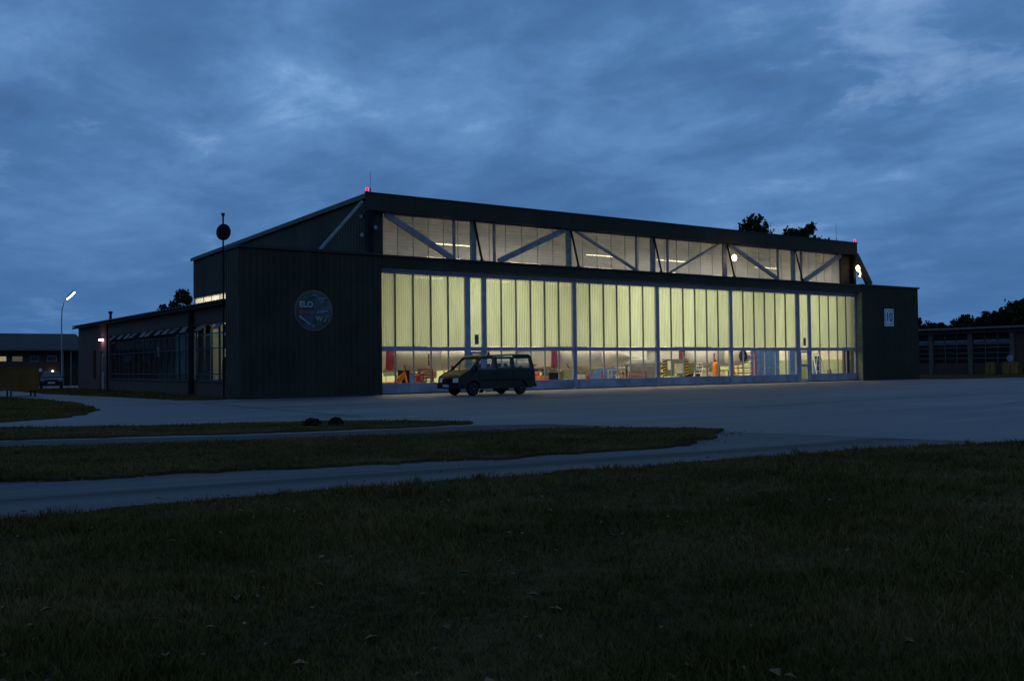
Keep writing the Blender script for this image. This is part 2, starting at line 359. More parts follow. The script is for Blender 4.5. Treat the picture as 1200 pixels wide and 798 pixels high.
# ---------------------------------------------------------------- ground
from mathutils.noise import noise as pn
def rough_poly(pts, step=.2, amp=.12, seed=0):
    out = []
    n = len(pts)
    for i in range(n):
        a, b = Vector(pts[i]), Vector(pts[(i + 1) % n]); L = (b - a).length; k = max(1, min(110, int(L / step)))
        nrm = Vector((-(b - a).y, (b - a).x)).normalized()
        for j in range(k):
            p = a.lerp(b, j / k); w = pn(Vector((p.x * 1.1, p.y * 1.1, seed))) * amp * 1.6 + pn(Vector((p.x * 4.3, p.y * 4.3, seed + 5))) * amp * 1.0
            out.append(p + nrm * w)
    return out
def slab(name, pts, z, m, kind='structure', lip=.05, rough=True, amp=.2, label=None):
    P = rough_poly(pts, amp=amp) if rough else [Vector(p) for p in pts]
    bm = bmesh.new(); vs = [bm.verts.new((p.x, p.y, z)) for p in P]; f = bm.faces.new(vs)
    bmesh.ops.recalc_face_normals(bm, faces=[f])
    if f.normal.z < 0: f.normal_flip()
    low = [bm.verts.new((p.x, p.y, z - lip)) for p in P]
    for i in range(len(vs)):
        j = (i + 1) % len(vs); bm.faces.new((vs[i], low[i], low[j], vs[j]))
    bmesh.ops.triangulate(bm, faces=[f])
    me = bpy.data.meshes.new(name); bm.to_mesh(me); bm.free(); me.materials.append(m)
    o = bpy.data.objects.new(name, me); COL.objects.link(o); o['kind'] = kind
    return o, P
o = MB().quad((-1500, -1500, -.03), (1500, -1500, -.03), (1500, 1500, -.03), (-1500, 1500, -.03)).obj('ground', TURF); tag(o, kind='structure')
o = MB().quad((-60, -44, 0), (76, -60, 0), (76, 57, 0), (-60, 57, 0)).obj('concrete_apron', CONC); tag(o, kind='structure')

NEAR = [(-70, -37.5), (-40, -36.0), (-30, -36.6), (-23.64, -36.5), (-21.86, -36.45), (-20.4, -36.5), (-18.77, -36.62), (-16.86, -36.85), (-14.49, -37.05), (-12.82, -37.2), (-11.41, -37.35), (-9.75, -37.6), (-7.16, -38.4), (-3, -39.6), (3, -41.2), (14, -43), (40, -46), (75, -50), (75, -75), (-70, -75)]
slab('near_grass_field', NEAR, .045, TURF, lip=.08)
ISL = [(-60, -27), (-60, -33.5), (-35, -32.6), (-28, -32.4), (-23.17, -32.61), (-21.01, -33.12), (-18.57, -33.75), (-15.79, -34.36), (-13.02, -34.72), (-11.3, -34.35), (-10.0, -33.5), (-9.2, -32.9), (-8.5, -32.3), (-8.9, -31.3), (-9.6, -30.4), (-10.8, -29.5), (-13.33, -28.7), (-15.55, -28.3), (-19.01, -27.4), (-22.1, -26.3), (-30, -25), (-40, -25.2)]
slab('grass_island', ISL, .055, TURF, lip=.09)
STRIP = [(-21.91, -23.2), (-19.82, -24.1), (-17.64, -25.0), (-14.97, -25.7), (-12.67, -25.9), (-11.3, -26.0), (-10.8, -25.5), (-11.93, -23.62), (-13.16, -22.39), (-15.31, -21.51), (-17.45, -20.9), (-21.22, -18.56), (-32, -15), (-45, -14), (-45, -18), (-32, -20)]
slab('grass_strip', STRIP, .05, TURF, lip=.08)
LEFT = [(-20.69, -14.72), (-19.1, -13.75), (-17.61, -11.5), (-16.49, -8.07), (-15.59, -1.95), (-15.53, 5.94), (-16.2, 13.5), (-18, 17.5), (-40, 22), (-40, -14), (-30, -14.5)]
slab('left_grass_island', LEFT, .05, TURF, lip=.08)
ANG = [(-8.15, 1.35), (-9.05, -.3), (-9.9, .2), (-10.57, 1.27), (-11.23, 8.32), (-11.9, 14.48), (-12.4, 18.81), (-12.9, 22.29), (-12.9, 37.5), (-8.02, 38.5)]
slab('annex_grass_verge', ANG, .05, TURF, lip=.08)
slab('right_grass_verge', [(50.6, -3), (66, -6.5), (70, -25), (90, -40), (90, 60), (50.6, 60)], .04, TURF, lip=.08)
slab('asphalt_path', [(-40, -20.3), (-32, -20.1), (-21.91, -23.6), (-19.82, -24.55), (-17.64, -25.55), (-14.97, -26.22), (-12.67, -26.4), (-11.3, -26.5), (-9.6, -27.3), (-9.2, -29.2), (-10.6, -29.4), (-13.33, -28.8), (-15.55, -28.4), (-19.01, -27.5), (-22.1, -26.4), (-30, -25.1), (-40, -25.3)], .004, ASPH, lip=.01, rough=False)
slab('worn_road', [(-60, -28), (-40, -30), (-23, -31.5), (-12, -31.5), (-9.1, -31.4), (-8.3, -33.8), (-7.95, -35.35), (-6.9, -39.2), (-20, -41), (-60, -42)], .004, ROAD, lip=.006, rough=False)
def joint(name, pts, w, z=.006, m=None):
    mb = MB()
    for a, b in zip(pts, pts[1:]):
        a, b = Vector(a), Vector(b); n_ = Vector((-(b - a).y, (b - a).x)).normalized() * w / 2
        mb.quad((*(a - n_), z), (*(b - n_), z), (*(b + n_), z), (*(a + n_), z))
    return tag(mb.obj(name, m or TAR), kind='structure')
def wob(a, b, n, amp, sd):
    rnd = random.Random(sd); a, b = Vector(a), Vector(b)
    return [tuple(a.lerp(b, i / n) + Vector((rnd.uniform(-amp, amp), rnd.uniform(-amp, amp)))) for i in range(n + 1)]
joint('pavement_joint', [(-8.9, -32.0), (-8.3, -33.8), (-7.95, -35.35), (-6.97, -38.6)], .07)
joint('pavement_joint', wob((.5, -24.9), (22, -23.2), 14, .12, 2), .10)
joint('pavement_joint', wob((-11.1, -4), (-11.5, -20.4), 9, .06, 3), .10)
joint('pavement_joint', wob((-8, -12), (60, -9), 24, .1, 4), .08)
joint('pavement_joint', wob((8, -30), (62, -18), 24, .15, 5), .08)
joint('pale_kerb_line', [(-11.05, -25.0), (-11.95, -23.45), (-13.1, -22.3)], .10, .012, mat('pale_concrete', (.5, .5, .48), .6))
o = MB().box(-.9, 42.3, -.95, -.30, .002, .006).obj('door_track', mat('door_track_concrete', (.42, .40, .36), .6)); tag(o, kind='structure')

# ---------------------------------------------------------------- hangar
hangar = empty('hangar', (0, 0, 0), 'large dark green aircraft hangar with six lit sliding doors and clerestory', 'hangar')
def hp(mb, name, m, **k): return mb.obj(name, m, hangar, **k)
# ribbed cladding on a plane : along 'x' or 'y'
def ribbed(a0, a1, z0, z1, fixed, axis, pitch=.3, depth=.035, out=-1):
    mb = MB(); n = max(1, round((a1 - a0) / pitch)); p = (a1 - a0) / n; prof = []
    for i in range(n):
        s = a0 + i * p; prof += [(s, 0), (s + p * .62, 0), (s + p * .70, depth), (s + p * .92, depth)]
    prof.append((a1, 0)); vs = []; fs = []
    for a, d in prof:
        c = fixed + out * d
        for z in (z0, z1): vs.append((a, c, z) if axis == 'x' else (c, a, z))
    for i in range(len(prof) - 1): fs.append((2 * i, 2 * i + 2, 2 * i + 3, 2 * i + 1))
    return mb.add(vs, fs)
YB = 29.3   # rear wall
XL, XR = -1.0, 42.0
def roofz(y): return 10.70 - .64 * y / 29.3
# left and right pockets the doors slide into
for x0, x1, nm in ((-8.2, -.3, 'left'), (42.45, 50.2, 'right')):
    mb = MB().box(x0, x1, -.6, 1.3, 0, 7.52)
    w = hp(mb, 'door_pocket', GREEN)
    for q_ in range(6):
        sa = x0 + .06 + q_ * (x1 - x0 - .12) / 6; sb = sa + (x1 - x0 - .12) / 6 - .012
        for za, zb, of in ((.12, 3.80, 0), (3.78, 7.45, .008)): ribbed(sa, sb, za, zb, -.604 - of, 'x').obj('cladding_sheet', GREEN, w, fix=False)
    if nm == 'left': ribbed(-.55, 1.25, .12, 7.45, x0 - .004, 'y', pitch=.3).obj('pocket_side_cladding', GREENL, w, fix=False)
    MB().box(x0 - .08, x1 + (.10 if nm == 'right' else 0.02), -.72, 1.38, 7.523, 7.66).obj('pocket_coping', TRIM, w)
    MB().box(x0 + .02, x1 - .02, -.64, -.6, .01, .11).obj('base_flashing', TRIM, w)
# header beam over doors
w = hp(MB().box(-.28, 42.43, -.58, .35, 6.98, 7.50), 'header_beam', GREEN)
MB().box(-.27, 42.42, -.66, .30, 7.503, 7.60).obj('header_coping', TRIM, w)
MB().box(-.25, 40.8, -.10, .02, 7.603, 7.64).obj('sill_flashing', ALU, w)
hp(MB().box(-.28, 42.43, -.2, .2, 6.80, 6.975), 'door_head_frame', FRAME)
hp(MB().box(42.36, 42.45, -.6, 1.2, 0, 6.97), 'pocket_reveal', mat('reveal_paint', (.16, .16, .11), .7))
# walls
hp(MB().box(XL, XL + .25, 1.3, YB, 0, 5.95).box(XL, XL + .25, 28.85, YB, 5.95, 7.05).box(XL, XL + .25, 1.3, 3.0, 5.95, 7.05), 'side_wall_base', HALLW)
g = hp(MB().prism([(0.0, 7.05), (YB, 7.05), (YB, roofz(YB) - .02), (0.0, 10.66)], 'x', XL, XL + .25), 'gable_wall', GREENL)
mb = ribbed(.02, YB, 7.05, 10.1, XL - .003, 'y', pitch=.35)
mb2 = MB(); vs = [(v[0], v[1], v[2] if v[2] < 8 else roofz(v[1]) - .05) for v in mb.v]; mb2.add(vs, mb.f).obj('gable_cladding', GREENL, g, fix=False)
hp(MB().box(XL, XL + .25, 0.0, 1.3, 0, 7.05), 'front_corner_wall', GREEN)
hp(MB().box(XR + .30, XR + .5, .4, YB, 0, 1.7), 'end_wall_dado', HALLG)
hp(MB().box(XR + .30, XR + .5, .4, YB, 1.7, 10.4), 'end_wall', HALLW)
hp(MB().box(XL + .25, XR + .3, YB - .3, YB - .01, 1.7, 9.9), 'rear_wall', HALLW)
hp(MB().box(XL + .25, XR + .3, YB - .3, YB - .01, 0, 1.7), 'rear_wall_dado', HALLG)
hp(MB().box(XL + .25, XR + .3, .3, YB - .3, .004, .012), 'hall_floor', HALLF)
# roof
mb = MB(); vs = [(XL - .15, -.45, roofz(-.45)), (XR + .1, -.45, roofz(-.45)), (XR + .1, YB + .2, roofz(YB)), (XL - .15, YB + .2, roofz(YB))]
vs += [(a, b, c + .14) for a, b, c in vs]
mb.add(vs, [(0, 1, 2, 3), (4, 7, 6, 5), (0, 4, 5, 1), (1, 5, 6, 2), (2, 6, 7, 3), (3, 7, 4, 0)])
rf = hp(mb, 'roof', ROOFM)
mb = MB(); y0, y1 = .1, YB - .05
mb.add([(XL + .3, y0, roofz(y0) - .03), (XR - .1, y0, roofz(y0) - .03), (XR - .1, y1, roofz(y1) - .03), (XL + .3, y1, roofz(y1) - .03)], [(0, 1, 2, 3)]).obj('roof_deck', DECK, rf, fix=False)
for k in range(14):
    y = 1.2 + k * 2.05; z = roofz(y)
    MB().box(XL + .3, XR - .15, y - .07, y + .07, z - .30, z - .05).obj('purlin', mat('purlin_paint', (.33, .30, .26), .7), rf)
MB().box(XL - .18, XR + .12, -.50, -.46, 9.98, 10.88).obj('fascia', GREEN, rf)
MB().box(XL - .20, XR + .14, -.54, -.45, 10.883, 10.95).obj('fascia_cap', TRIM, rf)
MB().bar((XL - .17, -.44, roofz(-.44) + .02), (XL - .17, YB + .2, roofz(YB) + .02), .05, .26).obj('verge_board', mat('verge_paint', (.085, .078, .065), .6), rf)
hp(MB().box(XL, XR, -.45, .10, 9.98, 10.02), 'soffit', TRIM)
# clerestory
hp(MB().box(XL, .08, -.06, .30, 7.60, 9.98), 'corner_panel', GREEN)
hp(MB().box(40.55, XR, -.06, .30, 7.60, 9.98), 'corner_panel', GREEN)
hp(MB().box(XL - .02, XL + .30, -.44, -.07, 7.68, 9.975), 'end_stanchion', BLACK)
hp(MB().box(XR - .30, XR, -.44, -.07, 7.61, 9.975), 'end_stanchion', BLACK)
bays = [(.08, 6.02), (6.02, 13.14), (13.14, 20.33), (20.33, 27.3), (27.3, 34.78), (34.78, 40.55)]
pane_me = {}
for b0, b1 in bays:
    n = 6; w = (b1 - b0) / n
    for i in range(n):
        x0 = b0 + i * w + .02; x1 = b0 + (i + 1) * w - .02; key = round(x1 - x0, 3)
        if key not in pane_me:
            mb = MB()   # shallow double-wall sheet with horizontal flutes
            nz = 12; prof = []
            for k in range(nz): prof += [(7.65 + (2.30) * k / nz, 0), (7.65 + 2.30 * (k + .8) / nz, .005)]
            prof.append((9.95, 0)); vs = []
            for z, d in prof: vs += [(0, d, z), (x1 - x0, d, z)]
            mb.add(vs, [(2 * k, 2 * k + 1, 2 * k + 3, 2 * k + 2) for k in range(len(prof) - 1)])
            o = mb.obj('clerestory_pane', SHEETC, hangar, fix=False); pane_me[key] = o; o.location = (x0, .06, 0)
        else:
            o = pane_me[key].copy(); COL.objects.link(o); o.location = (x0, .06, 0)
        MBx = None
    for i in range(1, n):
        x = b0 + i * w; hp(MB().box(x - .012, x + .012, .040, .09, 7.64, 9.97), 'glazing_bar', mat('glazing_bar_paint', (.42, .40, .38), .6))
for x in (6.02, 13.14, 20.33, 27.3, 34.78): hp(MB().box(x - .20, x + .16, -.12, .03, 7.65, 9.975), 'clerestory_post', STEEL)
for x in (4.7, 7.50, 18.85, 21.7, 33.05, 35.75): hp(MB().box(x - .07, x + .07, -.08, .03, 7.65, 9.975), 'clerestory_mullion', STEEL)
hp(MB().box(.08, 40.55, -.05, .10, 9.90, 9.978), 'clerestory_head', FRAME)
hp(MB().box(.0, .10, -.05, .03, 7.65, 9.90), 'clerestory_mullion', STEEL)
for (xa, za, xb, zb, w_) in ((.2, 9.9, 4.5, 7.68, .34), (7.7, 7.68, 12.7, 9.9, .34), (13.6, 9.9, 18.7, 7.68, .16), (21.8, 7.68, 26.6, 9.9, .13), (27.7, 9.9, 32.9, 7.68, .26), (35.9, 7.68, 40.4, 9.85, .34)):
    hp(MB().bar((xa, -.16, za), (xb, -.16, zb), .12, w_), 'truss_diagonal', STEEL)
for x in (6.12, 13.35, 20.45, 27.55, 35.05):
    s_ = hp(MB().bar((x - .1, -.16, 9.93), (x + .12, -.60, 7.62), .10, .10), 'raking_strut', BLACK)
    MB().box(x + .02, x + .22, -.66, -.50, 7.603, 7.66).obj('strut_foot', BLACK, s_)
hp(MB().bar((XL - .25, -.30, 10.45), (-3.75, -.30, 7.70), .12, .13), 'corner_brace', STEEL)
hp(MB().bar((XR + .12, -.30, 9.95), (43.95, -.30, 7.66), .28, .55), 'corner_brace', TRIM)

# doors: six leaves of six bays
POST_L = [(-.44, 6.70), (6.74, 13.50), (13.54, 20.63), (20.67, 27.80), (27.84, 35.10), (35.14, 42.36)]
def ribpanel(wd, z0, z1, nr=8):
    mb = MB(); p = wd / nr; prof = []
    for i in range(nr):
        s = i * p; prof += [(s, 0), (s + p * .60, 0), (s + p * .76, -.03), (s + p * .84, -.03)]
    prof.append((wd, 0)); vs = []
    for a, d in prof: vs += [(a, d, z0), (a, d, z1)]
    return mb.add(vs, [(2 * i, 2 * i + 2, 2 * i + 3, 2 * i + 1) for i in range(len(prof) - 1)])
panels = []
PD = {0: ('R', 5.39, 6.70), 5: ('L', 35.14, 36.78)}
for k, (a, b) in enumerate(POST_L):
    leaf = MB().box(a, a + .13, -.09, .09, .05, 6.79).box(b - .13, b, -.09, .09, .05, 6.79) \
        .box(a + .13, b - .13, -.08, .08, 6.66, 6.79).box(a + .13, b - .13, -.08, .08, 2.39, 2.63).obj('door_leaf', FRAME, hangar)
    pa, pb = a + .13, b - .13; divs = 6
    if k in PD:
        sd = PD[k]; divs = 5
        if sd[0] == 'R':
            pb = 5.40; ds, de = 5.74, 6.57; MB().box(5.40, 5.74, -.085, .085, .06, 6.655).obj('door_post', FRAME, leaf)
        else:
            pa = 36.73; ds, de = 35.42, 36.42; MB().box(36.42, 36.73, -.085, .085, .06, 6.655).obj('door_post', FRAME, leaf); MB().box(35.27, 35.42, -.085, .085, .06, 2.385).obj('door_post', FRAME, leaf)
        # narrow panel over the personnel door
        o = ribpanel(de - ds - .02, 2.65, 6.65, 5).obj('fibreglass_panel', SHEETY, leaf, fix=False); o.location = (ds + .01, .0, 0)
        if sd[0] == 'L': MB().box(35.27, 35.42, -.07, .07, 2.635, 6.655).obj('door_post', FRAME, leaf)
        MB().box((ds + de) / 2 - .12, (ds + de) / 2 + .12, -.11, -.06, 2.78, 3.35).obj('vent_flap', mat('vent_green', (.10, .13, .06), .6), leaf)
        # personnel door
        d0, d1 = ds + .03, de - .03
        mb = MB().box(d0, d0 + .10, -.05, .02, .08, 2.36).box(d1 - .10, d1, -.05, .02, .08, 2.36).box(d0 + .1, d1 - .1, -.05, .02, 2.24, 2.36).box(d0 + .1, d1 - .1, -.05, .02, 1.18, 1.36).box(d0 + .1, d1 - .1, -.05, .02, .08, .22)
        mb.box(d0 + .03, d1 - .03, -.13, -.10, 1.06, 1.10) if False else None
        mb.obj('personnel_door', BLUE if False else FRAME, leaf)
        MB().box(d0 + .1, d1 - .1, -.02, -.012, 1.36, 2.24).obj('door_window', GLASS, leaf)
        MB().box(d0 + .1, d1 - .1, -.02, -.012, .22, 1.18).obj('door_window', GLASS, leaf)
        MB().tube((d1 - .06 if sd[0] == 'L' else d0 + .06, -.10, 1.05), (d1 - .18 if sd[0] == 'L' else d0 + .18, -.10, 1.05), .014, 6).obj('door_handle', ALU, leaf)
    n = divs; w = (pb - pa) / n
    for i in range(n):
        x0 = pa + i * w + .025; x1 = pa + (i + 1) * w - .025
        o = ribpanel(x1 - x0, 2.65, 6.65).obj('fibreglass_panel', SHEETY, leaf, fix=False); o.location = (x0, 0, 0); panels.append(o)
        o = MB().box(x0, x1, -.004, .004, .62, 2.385).obj('window_pane', GLASS, leaf)
        if i:
            x = pa + i * w
            MB().box(x - .026, x + .026, -.075, .075, 2.635, 6.655).obj('glazing_bar', mat('dark_blue_grey_bar', (.10, .12, .14), .6), leaf)
            MB().box(x - .026, x + .026, -.05, .05, .625, 2.385).obj('window_mullion', FRAME, leaf)
        MB().box(x0 - .02, x1 + .02, -.055, .055, .07, .60).obj('kick_panel', FRAMEK, leaf)
    MB().box(pa, pb, -.075, .075, .56, .62).obj('sill_rail', FRAME, leaf)
    MB().box(a + .02, b - .02, -.03, .03, .012, .068).obj('rubber_skirt', RUBBER, leaf)

# ---------------------------------------------------------------- hall lights
TUBE = emitter('fluorescent_tube', (1.0, .86, .50), 30)
ORD = ['first', 'second', 'third', 'fourth', 'fifth', 'last']; ROWN = ['nearest the doors', 'second', 'third', 'rearmost']; ROWN[0] = 'front'
first = None
for j, y in enumerate((4.6, 11.5, 18.5, 25.5)):
    for i in range(6):
        x = 3.4 + i * 7.2 + (.4 if j % 2 else 0)
        if j == 0:
            if i in (1, 4): continue
            x = (7.4, 0, 19.9, 26.6, 0, 37.4)[i]
        if first is None:
            f = empty('hall_light', (x, y, 9.15), 'twin tube fluorescent fitting hanging below the hangar roof', 'ceiling light', 'fluorescent fittings in the hangar roof')
            MB().box(-1.5, 1.5, -.14, .14, .03, .12).obj('housing', WHITE, f)
            for s_ in (-1, 1):
                MB().tube((-1.42, .07 * s_, 0), (1.42, .07 * s_, 0), .02, 6).obj('tube', TUBE, f)
            for s_ in (-1, 1): MB().tube((s_ * 1.2, 0, .12), (s_ * 1.2, 0, 1.0), .01, 4).obj('hanger', BLACK, f)
            lamp('hall_light_glow', 'AREA', (0, 0, -.03), 460, (1.0, .90, .68), 2.8, f, sy=.3)
            first = f
        else:
            f = clone(first, None, (x, y, 9.15))
        f['label'] = f'{ORD[i]} fluorescent fitting from the left in the {ROWN[j]} row under the hangar roof'

# ---------------------------------------------------------------- small fittings on the hangar
def floodlight(x, y, z, lit, label, rz=0, down=.5, power=60):
    f = empty('floodlight', (x, y, z), label, 'floodlight', 'floodlights on the hangar front', rz)
    MB().box(-.14, .14, -.02, .12, -.10, .12).obj('housing', BLACK, f)
    MB().box(-.16, .16, -.05, -.02, .12, .14).obj('visor', BLACK, f)
    MB().tube((0, -.06, .01), (0, -.022, .01), .23 if lit else .12, 16).obj('lens', FLO if lit else mat('dull_glass', (.12, .13, .15), .15, spec=.8), f)  # lit lens drawn oversize, its bloom put into the glowing disc
    MB().tube((0, .05, -.10), (0, .1, -.38), .02, 6).obj('bracket', BLACK, f)
    if lit:
        lamp('floodlight_glow', 'POINT', (0, -.12, 0), power, (1.0, .58, .24), .06, f)
    return f
FLO = emitter('hot_lamp', (1.0, .72, .36), 12)
floodlight(27.62, -.62, 8.92, True, 'lit floodlight in front of the clerestory at its fourth strut', power=45)
floodlight(41.75, -.75, 8.85, True, 'upper lit floodlight on the far right corner brace', power=45)
floodlight(42.0, -.72, 8.42, True, 'lower dimmer floodlight on the far right corner brace', R_(50), power=12)
floodlight(-1.35, -.35, 9.6, False, 'upper unlit floodlight by the left end of the clerestory', R_(-60))
floodlight(-1.35, -.40, 8.6, False, 'lower unlit floodlight by the left end of the clerestory', R_(-30))
floodlight(-.75, -.75, 9.0, False, 'unlit floodlight beside the left corner stanchion', R_(10))
REDL = emitter('red_obstruction_lamp', (1.0, .006, .03), 5)
for x, z, l in ((-1.04, 10.97, 'red obstruction light on the left roof corner'), (41.9, 10.97, 'red obstruction light on the right roof corner')):
    f = empty('obstruction_light', (x, -.42, z), l, 'warning light', 'red roof lights')
    MB().tube((0, 0, -.03), (0, 0, .06), .05, 8).obj('base', BLACK, f); MB().ball((0, 0, .13), .085, 10, 6, 1.1).obj('lens', REDL, f, smooth=True)
    lamp('obstruction_glow', 'POINT', (0, -.05, .14), 1.2, (1, .05, .06), .06, f)
o = MB().tube((-.78, -.3, 10.95), (-.78, -.3, 12.1), .012, 5).tube((-.78, -.3, 10.95), (-.78, -.3, 11.2), .03, 6).obj('whip_antenna', BLACK); tag(o, 'thin whip antenna beside the left red roof light', 'antenna')
o = MB().tube((39.75, -.3, 10.95), (39.75, -.3, 12.3), .012, 5).tube((39.75, -.3, 10.95), (39.75, -.3, 11.2), .03, 6).obj('whip_antenna', BLACK); tag(o, 'thin whip antenna near the right end of the hangar roof', 'antenna')
ms = empty('antenna_mast', (-8.28, 1.42, 0), 'tall pole with black round disc at the left corner of the hangar', 'mast')
MB().tube((0, 0, 0), (0, 0, 9.35), .045, 8).obj('pole', BLACK, ms)
MB().tube((0, 0, 9.30), (0, 0, 9.46), .07, 8, .10).obj('tip', BLACK, ms)
d = Vector((.5, .86, 0)).cross(Vector((0, 0, 1)))
MB().tube((-.05, -.107, 8.48), (.03, -.055, 8.48), .42, 22, .42).obj('disc', BLACK, ms)
for z in (2.6, 4.9, 7.2): MB().bar((0, 0, z), (.28, .05, z), .05, .05).obj('wall_bracket', BLACK, ms)

# round emblem sign
def textmesh(s, size, name, m, parent, loc, rot=(R_(90), 0, 0), ext=.012, bold=.0):
    c = bpy.data.curves.new(name, 'FONT'); c.body = s; c.size = size; c.extrude = ext; c.offset = bold; c.align_x = 'CENTER'; c.align_y = 'CENTER'; c.resolution_u = 3
    t = bpy.data.objects.new(name, c); COL.objects.link(t)
    dg = bpy.context.evaluated_depsgraph_get(); me = bpy.data.meshes.new_from_object(t.evaluated_get(dg)); bpy.data.objects.remove(t)
    me.materials.clear(); me.materials.append(m); o = bpy.data.objects.new(name, me); COL.objects.link(o); o.parent = parent; o.location = loc; o.rotation_euler = rot
    return o
em = empty('emblem_sign', (-4.27, -.645, 4.47), 'round painted squadron emblem with ELO lettering on the dark left wall', 'sign')
def disc(r, y0, y1, n=40): return [[(r * math.cos(2 * math.pi * k / n), y, r * math.sin(2 * math.pi * k / n)) for k in range(n)] for y in (y0, y1)]
MB().loft(disc(1.05, .03, -.01)).obj('rim', mat('emblem_rim', (.18, .12, .095), .6), em)
def sector(r, a0, a1, y, n=16): return MB().add([(0, y, 0)] + [(r * math.cos(a0 + (a1 - a0) * k / n), y, r * math.sin(a0 + (a1 - a0) * k / n)) for k in range(n + 1)], [(0, k + 1, k + 2) for k in range(n)])
pi = math.pi
cols = [(.075, .078, .075), (.050, .066, .052), (.052, .052, .072), (.062, .074, .048)]
for i, c in enumerate(cols): sector(1.0, i * pi / 2 + .001, (i + 1) * pi / 2 - .001, -.015).obj('field', mat(f'emblem_field_{"abcd"[i]}', c, .6, var=.25, vscale=2), em)
MB().box(-.82, .10, -.030, -.018, -.16, -.01).obj('red_band', mat('emblem_red', (.22, .06, .08), .6), em)
MB().box(.12, .92, -.030, -.018, -.18, .06).obj('dark_band', mat('emblem_purple', (.10, .07, .14), .6), em)
EW = mat('emblem_white', (.27, .28, .30), .6); EB = mat('emblem_blue', (.12, .18, .27), .6)
textmesh('ELO', .42, 'lettering', mat('emblem_letter', (.36, .37, .38), .6), em, (-.42, -.03, .30), bold=.012)
textmesh('W', .34, 'lettering', EW, em, (.28, -.03, -.42), bold=.01)
MB().add([(.56, -.03, -.58), (.62, -.03, -.58), (.76, -.03, -.24), (.70, -.03, -.24)], [(0, 1, 2, 3)]).obj('wing_mark', EW, em)
MB().add([(.62, -.03, -.30), (.92, -.03, -.20), (.66, -.03, -.38)], [(0, 1, 2)]).obj('wing_mark', EW, em)
MB().bar((-.78, -.028, -.30), (-.10, -.028, -.80), .008, .07).obj('sword_mark', EW, em)
MB().add([(-.86, -.03, -.22), (-.66, -.03, -.28), (-.80, -.03, -.42)], [(0, 1, 2)]).obj('sword_mark', EB, em)
MB().add([(-.18, -.032, -.66), (.06, -.032, -.76), (0, -.032, -.90), (-.22, -.032, -.84)], [(0, 1, 2, 3)]).obj('sword_mark', EB, em)
for x in (.30, .42, .54): MB().bar((x, -.03, .62), (.42 + (x - .42) * .3, -.03, .40), .008, .025).obj('bolt_mark', EW, em)
MB().bar((.24, -.03, .63), (.62, -.03, .63), .008, .03).obj('bolt_mark', EW, em)
for i in range(4): MB().box(.2 + i * .16, .3 + i * .16, -.038, -.031, -.10 + .02 * i, -.03 + .02 * i).obj('small_mark', EW, em)
MB().add([(-.25, -.03, .72), (.05, -.03, .86), (.32, -.03, .72), (.05, -.03, .78)], [(0, 1, 2, 3)]).obj('crest_mark', mat('emblem_crest', (.12, .20, .24), .6), em)
# number sign
ns = empty('number_sign', (45.98, -.65, 5.07), 'white framed number 10 sign on the dark right wall', 'sign')
MB().box(-.62, .62, -.01, .02, -.70, .70).obj('board', mat('sign_white', (.62, .66, .70), .5), ns)
MB().box(-.50, .50, -.014, -.011, -.58, .58).obj('border', TRIM, ns)
MB().box(-.46, .46, -.018, -.015, -.54, .54).obj('field', mat('sign_white', (.62, .66, .70), .5), ns)
o = textmesh('10', 1.22, 'numerals', TRIM, ns, (0, -.022, 0), ext=.004, bold=.02); o.scale = (.72, .86, 1)

# ---------------------------------------------------------------- brick annex
an = empty('brick_annex', (0, 0, 0), 'low brown brick annex with long office windows left of the hangar', 'building')
def ap(mb, name, m, **k): return mb.obj(name, m, an, **k)
XA = -8.0
Y0, Y1 = 1.32, 36.4
WIN = [(1.9, 6.8), (7.6, 26.2)]
ap(MB().box(XA, XA + .3, 1.9, 26.3, 0, .82), 'sill_wall', BRICK)
ap(MB().box(XA, XA + .3, 1.9, 26.3, 3.98, 4.86), 'brick_band', BRICK)
ap(MB().box(XA, XA + .3, Y0, 1.9, 0, 4.86), 'brick_pier', BRICK)
ap(MB().box(XA, XA + .3, 29.2, 30.3, 0, 4.86).box(XA, XA + .3, 26.3, 28.0, 0, 4.86).box(XA, XA + .3, 28.0, 29.2, 2.9, 4.86).box(XA, XA + .3, 31.3, Y1, 0, 4.86).box(XA, XA + .3, 30.3, 31.3, 3.0, 4.86).box(XA, XA + .3, 30.3, 31.3, 0, .9), 'brick_wall', BRICK)
ap(MB().box(XA + .3, XL, Y1 - .3, Y1, 0, 4.86), 'rear_end_wall', BRICK)
ap(MB().box(XA - .06, XA + .34, 1.88, 26.3, .822, .88), 'window_sill', TRIM)
ap(MB().box(XA + .3, XL, Y0, Y1 - .3, .004, .02), 'office_floor', mat('office_floor', (.15, .14, .12), .6))
ap(MB().box(XA + .3, XL, Y0, Y1 - .3, 4.0, 4.03), 'office_ceiling', HALLW)
d_ = ap(MB().box(XA + .12, XA + .17, 28.05, 29.15, .05, 2.86), 'entrance_door', mat('pale_door_paint', (.20, .24, .27), .5))
MB().tube((XA + .07, 28.2, 1.05), (XA + .07, 28.32, 1.05), .015, 6).obj('door_handle', ALU, d_)
MB().box(XA + .11, XA + .118, 28.3, 28.9, 1.4, 2.5).obj('door_window', GLASSD, d_)
ap(MB().box(XA + .10, XA + .12, 30.3, 31.3, .9, 3.0), 'window_pane', GLASSD)
